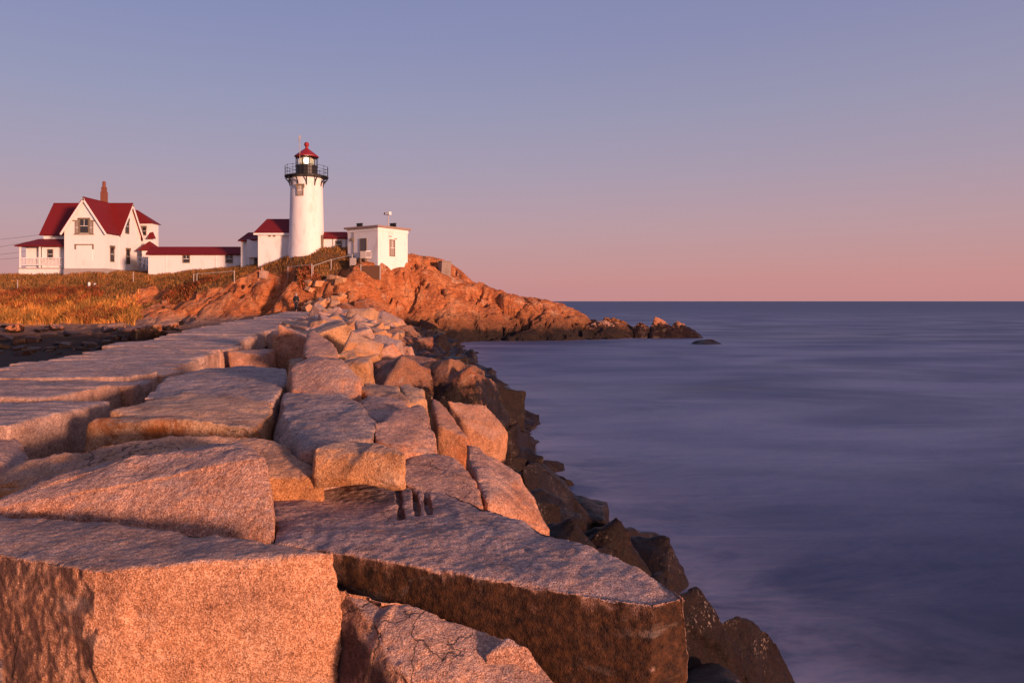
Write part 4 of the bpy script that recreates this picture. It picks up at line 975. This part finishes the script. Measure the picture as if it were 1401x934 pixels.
# ---- yard clutter in front of the fog signal building
def at_ground(px, Y): x = kx(px, Y); return x, Y, th(x, Y)
x, yv, g = at_ground(507, 74.2)
o = empty('fence_panel', (x, yv, g), 'short weathered brown board fence below the flat-roofed building', 'fence')
m = MB()
for k in range(9): m.box(-.95 + k * .21, -.95 + k * .21 + .2, -.03, .03, -.3, 1.05 + .04 * (k % 3))
m.build('boards', WOODF, o)
for sx_ in (-1, 1): MB().box(sx_ * .98 - .05, sx_ * .98 + .05, -.06, .06, -.3, 1.2).build('post', GREYM, o)
for px, lab, mt in ((483, 'pale electrical box left of the brown board fence', GREYM), (497, 'squat grey air unit in front of the door', STONE), (505, 'white box on top of the brown board fence line', TRIM)):
    x, yv, g = at_ground(px, 75.4)
    o = empty('utility_box', (x, yv, g + .55), lab, 'utility box')
    MB().box(-.3, .3, -.25, .25, -.2, .55).build('cabinet', mt, o, bevel=.02); MB().box(-.24, .24, -.27, -.252, -.1, .45).build('cover', STONE, o)
    MB().box(-.3, -.2, -.1, .1, -1.2, -.203).box(.2, .3, -.1, .1, -1.2, -.203).build('stand', BROWNTRIM, o)
# concrete block on the ridge
x, yv, g = at_ground(608, 79.5)
m = MB(); m.box(-.55, .55, -.5, .5, -.8, 1.0); m.box(-.6, .6, -.55, .55, 1.002, 1.1)
o = m.build('concrete_pedestal', painted('old_concrete', (.26, .2, .17), .9, 0, .6), None, bevel=.03, loc=(x, yv, (412 - 371) * .0795)); o.rotation_euler = (0, .06, .5)
tag(o, 'square grey concrete pedestal standing alone on the rock ridge', 'pedestal')

def hit(px, py):
    ys_ = np.arange(66, 96, .05); g_ = terrain((px - 700.5) * ys_ / F, ys_)[0]
    k = np.nonzero((412 - py) * ys_ / F <= g_)[0]; Yh = ys_[k[0]] if len(k) else 80.0
    return (px - 700.5) * Yh / F, Yh, (412 - py) * Yh / F
# ---- pipe fence
def fence(posts, label):
    o0 = None; tops = []
    for px, yt, yb in posts:
        p = hit(px, yb)
        if o0 is None: o = empty('pipe_fence', p, label, 'fence'); o0 = Vector(p)
        t = Vector((p[0], p[1], (412 - yt) * p[1] / F)); tops.append(t)
        MB().tube([Vector((p[0], p[1], p[2] - .4)) - o0, t - o0], .045, 8).build('post', GREYM, o)
    if len(posts) > 1: MB().tube([t - o0 - Vector((0, 0, .06)) for t in tops], .035, 6).build('rail', GREYM, o)
fence([(265, 374, 393), (269.5, 374, 392.5), (320.5, 370, 387)], 'pale pipe fence with a double post below the covered passage')
fence([(394, 364.5, 381), (426.5, 361, 381)], 'short pipe fence of two posts below the lighthouse')
fence([(428.2, 363, 380.5), (453, 354.5, 370), (482, 348, 365), (516, 342, 359.5)], 'sloping pipe fence climbing to the flat-roofed building')
fence([(182.5, 372, 387)], 'single pale fence post below the stair of the house')
fence([(358, 366, 379)], 'single pale fence post beside the white stone')
fence([(24, 383, 397)], 'single pale fence post at the left edge of the grass')
o = MB().lathe([(.13, -.3), (.13, .75), (.1, .82), (0, .84)], 10).build('marker_post', TRIM, None, smooth='auto', loc=hit(122, 396)); tag(o, 'short bright white marker post in the grass below the house', 'marker post')
o = MB().lathe([(0, -.2), (.16, -.1), (.16, .3), (0, .42)], 10).build('painted_stone', TRIM, None, smooth=True, loc=hit(130, 392)); tag(o, 'tiny white stone right of the white marker post', 'stone')
o = bpy.data.objects.new('pale_stone', V_SH[0]); COL.objects.link(o); o.location = Vector(hit(361, 381)) + Vector((0, 0, .35)); o.scale = (.8, .7, 1.2)
o.material_slots[0].link = 'OBJECT'; o.material_slots[0].material = G_GREY; tag(o, 'pale pointed stone standing by the fence below the annexe', 'stone')
# overhead wires to the house
for k, (pa_, pb_) in enumerate((((-120, 331), (62, 320)), ((-120, 350), (60, 326)), ((-120, 349), (35, 344)), ((-120, 352), (33, 352)))):
    a, b = Vector(Q(*pa_, 95)), Vector(Q(*pb_, 91))
    pts = [a.lerp(b, i / 10) - Vector((0, 0, 1.6 * (i / 10) * (1 - i / 10))) for i in range(11)]
    o = MB().tube(pts, .016, 5).build('overhead_wire', BLACK)
    tag(o, ['topmost thin overhead wire reaching the house from the left', 'second overhead wire, sagging below the topmost one', 'third overhead wire, just above the lowest', 'lowest overhead wire reaching the porch'][k], 'wire')

# ------------------------------------------------------------------ person walking at the end of the path
def person():
    Yp = 71.5; x = kx(405, Yp); g = -1.0
    base = (x, Yp, g)
    # one skin: skeleton joints with radii
    V = {'pelvis': ((0, 0, .93), .15), 'waist': ((0, 0, 1.1), .145), 'chest': ((0, .03, 1.32), .17), 'neck0': ((0, .04, 1.47), .075), 'neck': ((0, .05, 1.53), .06), 'head0': ((0, .065, 1.6), .085), 'head': ((0, .075, 1.7), .095), 'crown': ((0, .07, 1.77), .06),
         'sl': ((-.19, .03, 1.42), .075), 'el': ((-.25, -.04, 1.14), .055), 'wl': ((-.22, .1, .92), .042), 'sr': ((.19, .03, 1.42), .075), 'er': ((.26, -.02, 1.15), .055), 'wr': ((.24, .12, .95), .042),
         'hl': ((-.1, 0, .88), .105), 'kl': ((-.12, .12, .5), .07), 'al': ((-.12, .08, .1), .05), 'tl': ((-.13, .24, .05), .045), 'hr': ((.1, 0, .88), .105), 'kr': ((.12, .02, .49), .07), 'ar': ((.12, -.2, .12), .05), 'tr': ((.12, -.08, .04), .045),
         'hal': ((-.21, .15, .86), .042), 'har': ((.23, .17, .89), .042)}
    E = [('pelvis', 'waist'), ('waist', 'chest'), ('chest', 'neck0'), ('neck0', 'neck'), ('neck', 'head0'), ('head0', 'head'), ('head', 'crown'), ('chest', 'sl'), ('sl', 'el'), ('el', 'wl'), ('wl', 'hal'), ('chest', 'sr'), ('sr', 'er'), ('er', 'wr'), ('wr', 'har'),
         ('pelvis', 'hl'), ('hl', 'kl'), ('kl', 'al'), ('al', 'tl'), ('pelvis', 'hr'), ('hr', 'kr'), ('kr', 'ar'), ('ar', 'tr')]
    names = list(V); idx = {n: i for i, n in enumerate(names)}
    def skin(names_, edges, grow, name):
        id2 = {n: i for i, n in enumerate(names_)}
        me = bpy.data.meshes.new(name); me.from_pydata([V[n][0] for n in names_], [(id2[a], id2[b]) for a, b in edges], [])
        o = bpy.data.objects.new(name, me); COL.objects.link(o)
        md = o.modifiers.new('s', 'SKIN')
        for i, n in enumerate(names_): r = V[n][1] + grow; me.skin_vertices[0].data[i].radius = (r, r)
        me.skin_vertices[0].data[0].use_root = True
        o.modifiers.new('d', 'SUBSURF').levels = 2
        dg = bpy.context.evaluated_depsgraph_get(); dg.update()
        out = bpy.data.meshes.new_from_object(o.evaluated_get(dg)); bpy.data.objects.remove(o); out.shade_smooth(); out.name = name
        return out
    skinm, _a, _b = principled('skin', (.42, .24, .17, 1), .6)
    jacket, _a, _b = principled('dark_jacket', (.02, .018, .022, 1), .8)
    trousers, _a, _b = principled('dark_trousers', (.035, .03, .04, 1), .85)
    hair, _a, _b = principled('grey_hair', (.3, .26, .24, 1), .8)
    body = link('person', skin(names, E, 0, 'person'), skinm, None, base); body.rotation_euler = (0, 0, -.15)
    tag(body, 'small figure in dark jacket and trousers walking away at the end of the path', 'person')
    link('jacket', skin(['pelvis', 'waist', 'chest', 'neck0', 'sl', 'el', 'wl', 'sr', 'er', 'wr'], [('pelvis', 'waist'), ('waist', 'chest'), ('chest', 'neck0'), ('chest', 'sl'), ('sl', 'el'), ('el', 'wl'), ('chest', 'sr'), ('sr', 'er'), ('er', 'wr')], .028, 'jacket'), jacket, body)
    link('trousers', skin(['pelvis', 'hl', 'kl', 'al', 'hr', 'kr', 'ar'], [('pelvis', 'hl'), ('hl', 'kl'), ('kl', 'al'), ('pelvis', 'hr'), ('hr', 'kr'), ('kr', 'ar')], .022, 'trousers'), trousers, body)
    MB().lathe([(0, 1.82), (.07, 1.8), (.108, 1.73), (.11, 1.66), (.1, 1.6)], 14, (0, .055)).build('hair', hair, body, smooth=True)
    m = MB()
    for sx_ in (-1, 1): m.tube([(sx_ * .035, .165, 1.7), (sx_ * .035, .175, 1.7)], .012, 6)
    m.build('eyes', BLACK, body)
person()

# ------------------------------------------------------------------ grass and scrub
def blade_mat(name, rough=.8):
    m, t, p = principled(name, (1, 1, 1), rough, .2)
    a = t.n('ShaderNodeAttribute', dict(attribute_name='tint')).outputs['Color']
    t.t.links.new(a, p.inputs['Base Color'])
    return m
BLADE = blade_mat('dry_grass')
def blades(name, xy, hh, wid, cols, lean=.35, label=None, cat=None, kind='stuff', leafy=0):
    n = len(xy); r2 = np.random.default_rng(n)
    z, _m = terrain(xy[:, 0], xy[:, 1])
    a = r2.uniform(0, 6.28, n); h = hh * r2.uniform(.5, 1.2, n) * np.clip(1 + 1.5 * fbm(np.stack([xy[:, 0] * .9, xy[:, 1] * .9, xy[:, 0] * 0], 1), 3), .35, 1.7); w = wid * r2.uniform(.6, 1.3, n)
    lx, ly = lean * h * r2.normal(size=n) * .7 - .12 * h, lean * h * r2.normal(size=n) * .5
    b = np.stack([xy[:, 0], xy[:, 1], z - .05], 1)
    if leafy: b[:, 2] += leafy * r2.uniform(0, 1, n) ** .8
    dx, dy = np.cos(a) * w, np.sin(a) * w
    v0 = b + np.stack([dx, dy, 0 * dx], 1); v1 = b - np.stack([dx, dy, 0 * dx], 1)
    v2 = b + np.stack([lx * .4 + dx * .6, ly * .4 + dy * .6, h * .6], 1); v3 = b + np.stack([lx * .4 - dx * .6, ly * .4 - dy * .6, h * .6], 1)
    v4 = b + np.stack([lx, ly, h], 1)
    vs = np.stack([v0, v1, v3, v2, v4], 1).reshape(-1, 3)
    k = np.arange(n)[:, None] * 5
    me = bpy.data.meshes.new(name)
    quads = (k + np.array([[0, 1, 2, 3]])); tris = (k + np.array([[3, 2, 4]]))
    nl = n * 7
    me.vertices.add(n * 5); me.vertices.foreach_set('co', vs.astype(np.float32).ravel())
    me.loops.add(nl); me.loops.foreach_set('vertex_index', np.concatenate([quads, tris], 1).astype(np.int32).ravel())
    me.polygons.add(n * 2)
    ls = np.stack([np.arange(n) * 7, np.arange(n) * 7 + 4], 1).ravel(); me.polygons.foreach_set('loop_start', ls.astype(np.int32))
    me.update(calc_edges=True); me.validate()
    c = cols[r2.integers(0, len(cols), n)] * r2.uniform(.7, 1.25, (n, 1))
    # broad drifts of one tint
    dr = fbm(np.stack([xy[:, 0], xy[:, 1], xy[:, 0] * 0], 1) * .3, 3)
    dr2 = fbm(np.stack([xy[:, 0], xy[:, 1], xy[:, 0] * 0 + 40], 1) * .8, 3)
    c = c * (1 + .6 * dr[:, None] + .5 * dr2[:, None]) * np.c_[1 + .35 * dr2, np.ones(n), 1 - .2 * dr2]
    ca = me.color_attributes.new('tint', 'FLOAT_COLOR', 'POINT')
    ca.data.foreach_set('color', np.repeat(np.c_[np.clip(c, 0, 1), np.ones(n)], 5, 0).astype(np.float32).ravel())
    o = link(name, me, BLADE); return tag(o, label, cat, None, kind)
gr = np.random.default_rng(77)
def scatter(n, x0, x1, y0, y1, keep):
    p = np.c_[gr.uniform(x0, x1, n), gr.uniform(y0, y1, n)]
    return p[keep(p)]
def turf(p):
    z = base_h(p[:, 0], p[:, 1]); return (rock_mask(p[:, 0], p[:, 1], z) < .45) & (z > -1.9)
P1 = scatter(150000, -66, -14, 73, 92, turf)
blades('grass', P1, .3, .035, np.array([(.32, .14, .045), (.26, .11, .035), (.36, .17, .05), (.2, .12, .035)]), label=None)
def dune(p):
    z = base_h(p[:, 0], p[:, 1]); n = fbm(np.c_[p * .4, p[:, :1] * 0], 3) * 2
    return (z > -2.2) & (z + n < .1) & (p[:, 0] < -39 + n * 1.5)
P2 = scatter(90000, -70, -36, 72, 84, dune)
blades('dune_grass', P2, .62, .04, np.array([(.55, .23, .05), (.42, .17, .04), (.62, .3, .08), (.36, .19, .05)]), lean=.45)
def scrub(p):
    n = fbm(np.c_[p * .5, p[:, :1] * 0], 3)
    a = ((p[:, 0] + 52.5) / 6.5) ** 2 + ((p[:, 1] - 81) / 2.1) ** 2; b = ((p[:, 0] + 20.3) / 1.5) ** 2 + ((p[:, 1] - 74.6) / .9) ** 2; c = ((p[:, 0] + 43.5) / 3.5) ** 2 + ((p[:, 1] - 76.5) / 1.5) ** 2
    d = ((p[:, 0] + 34.5) / 3.5) ** 2 + ((p[:, 1] - 78.6) / .8) ** 2
    return np.minimum.reduce([a, b, c, d]) + n * 1.2 < 1
P3 = scatter(150000, -60, -17, 71, 85, scrub)
blades('shrubbery', P3, .3, .07, np.array([(.28, .07, .025), (.2, .06, .025), (.33, .1, .035), (.17, .08, .025)]), lean=.9, leafy=.42)
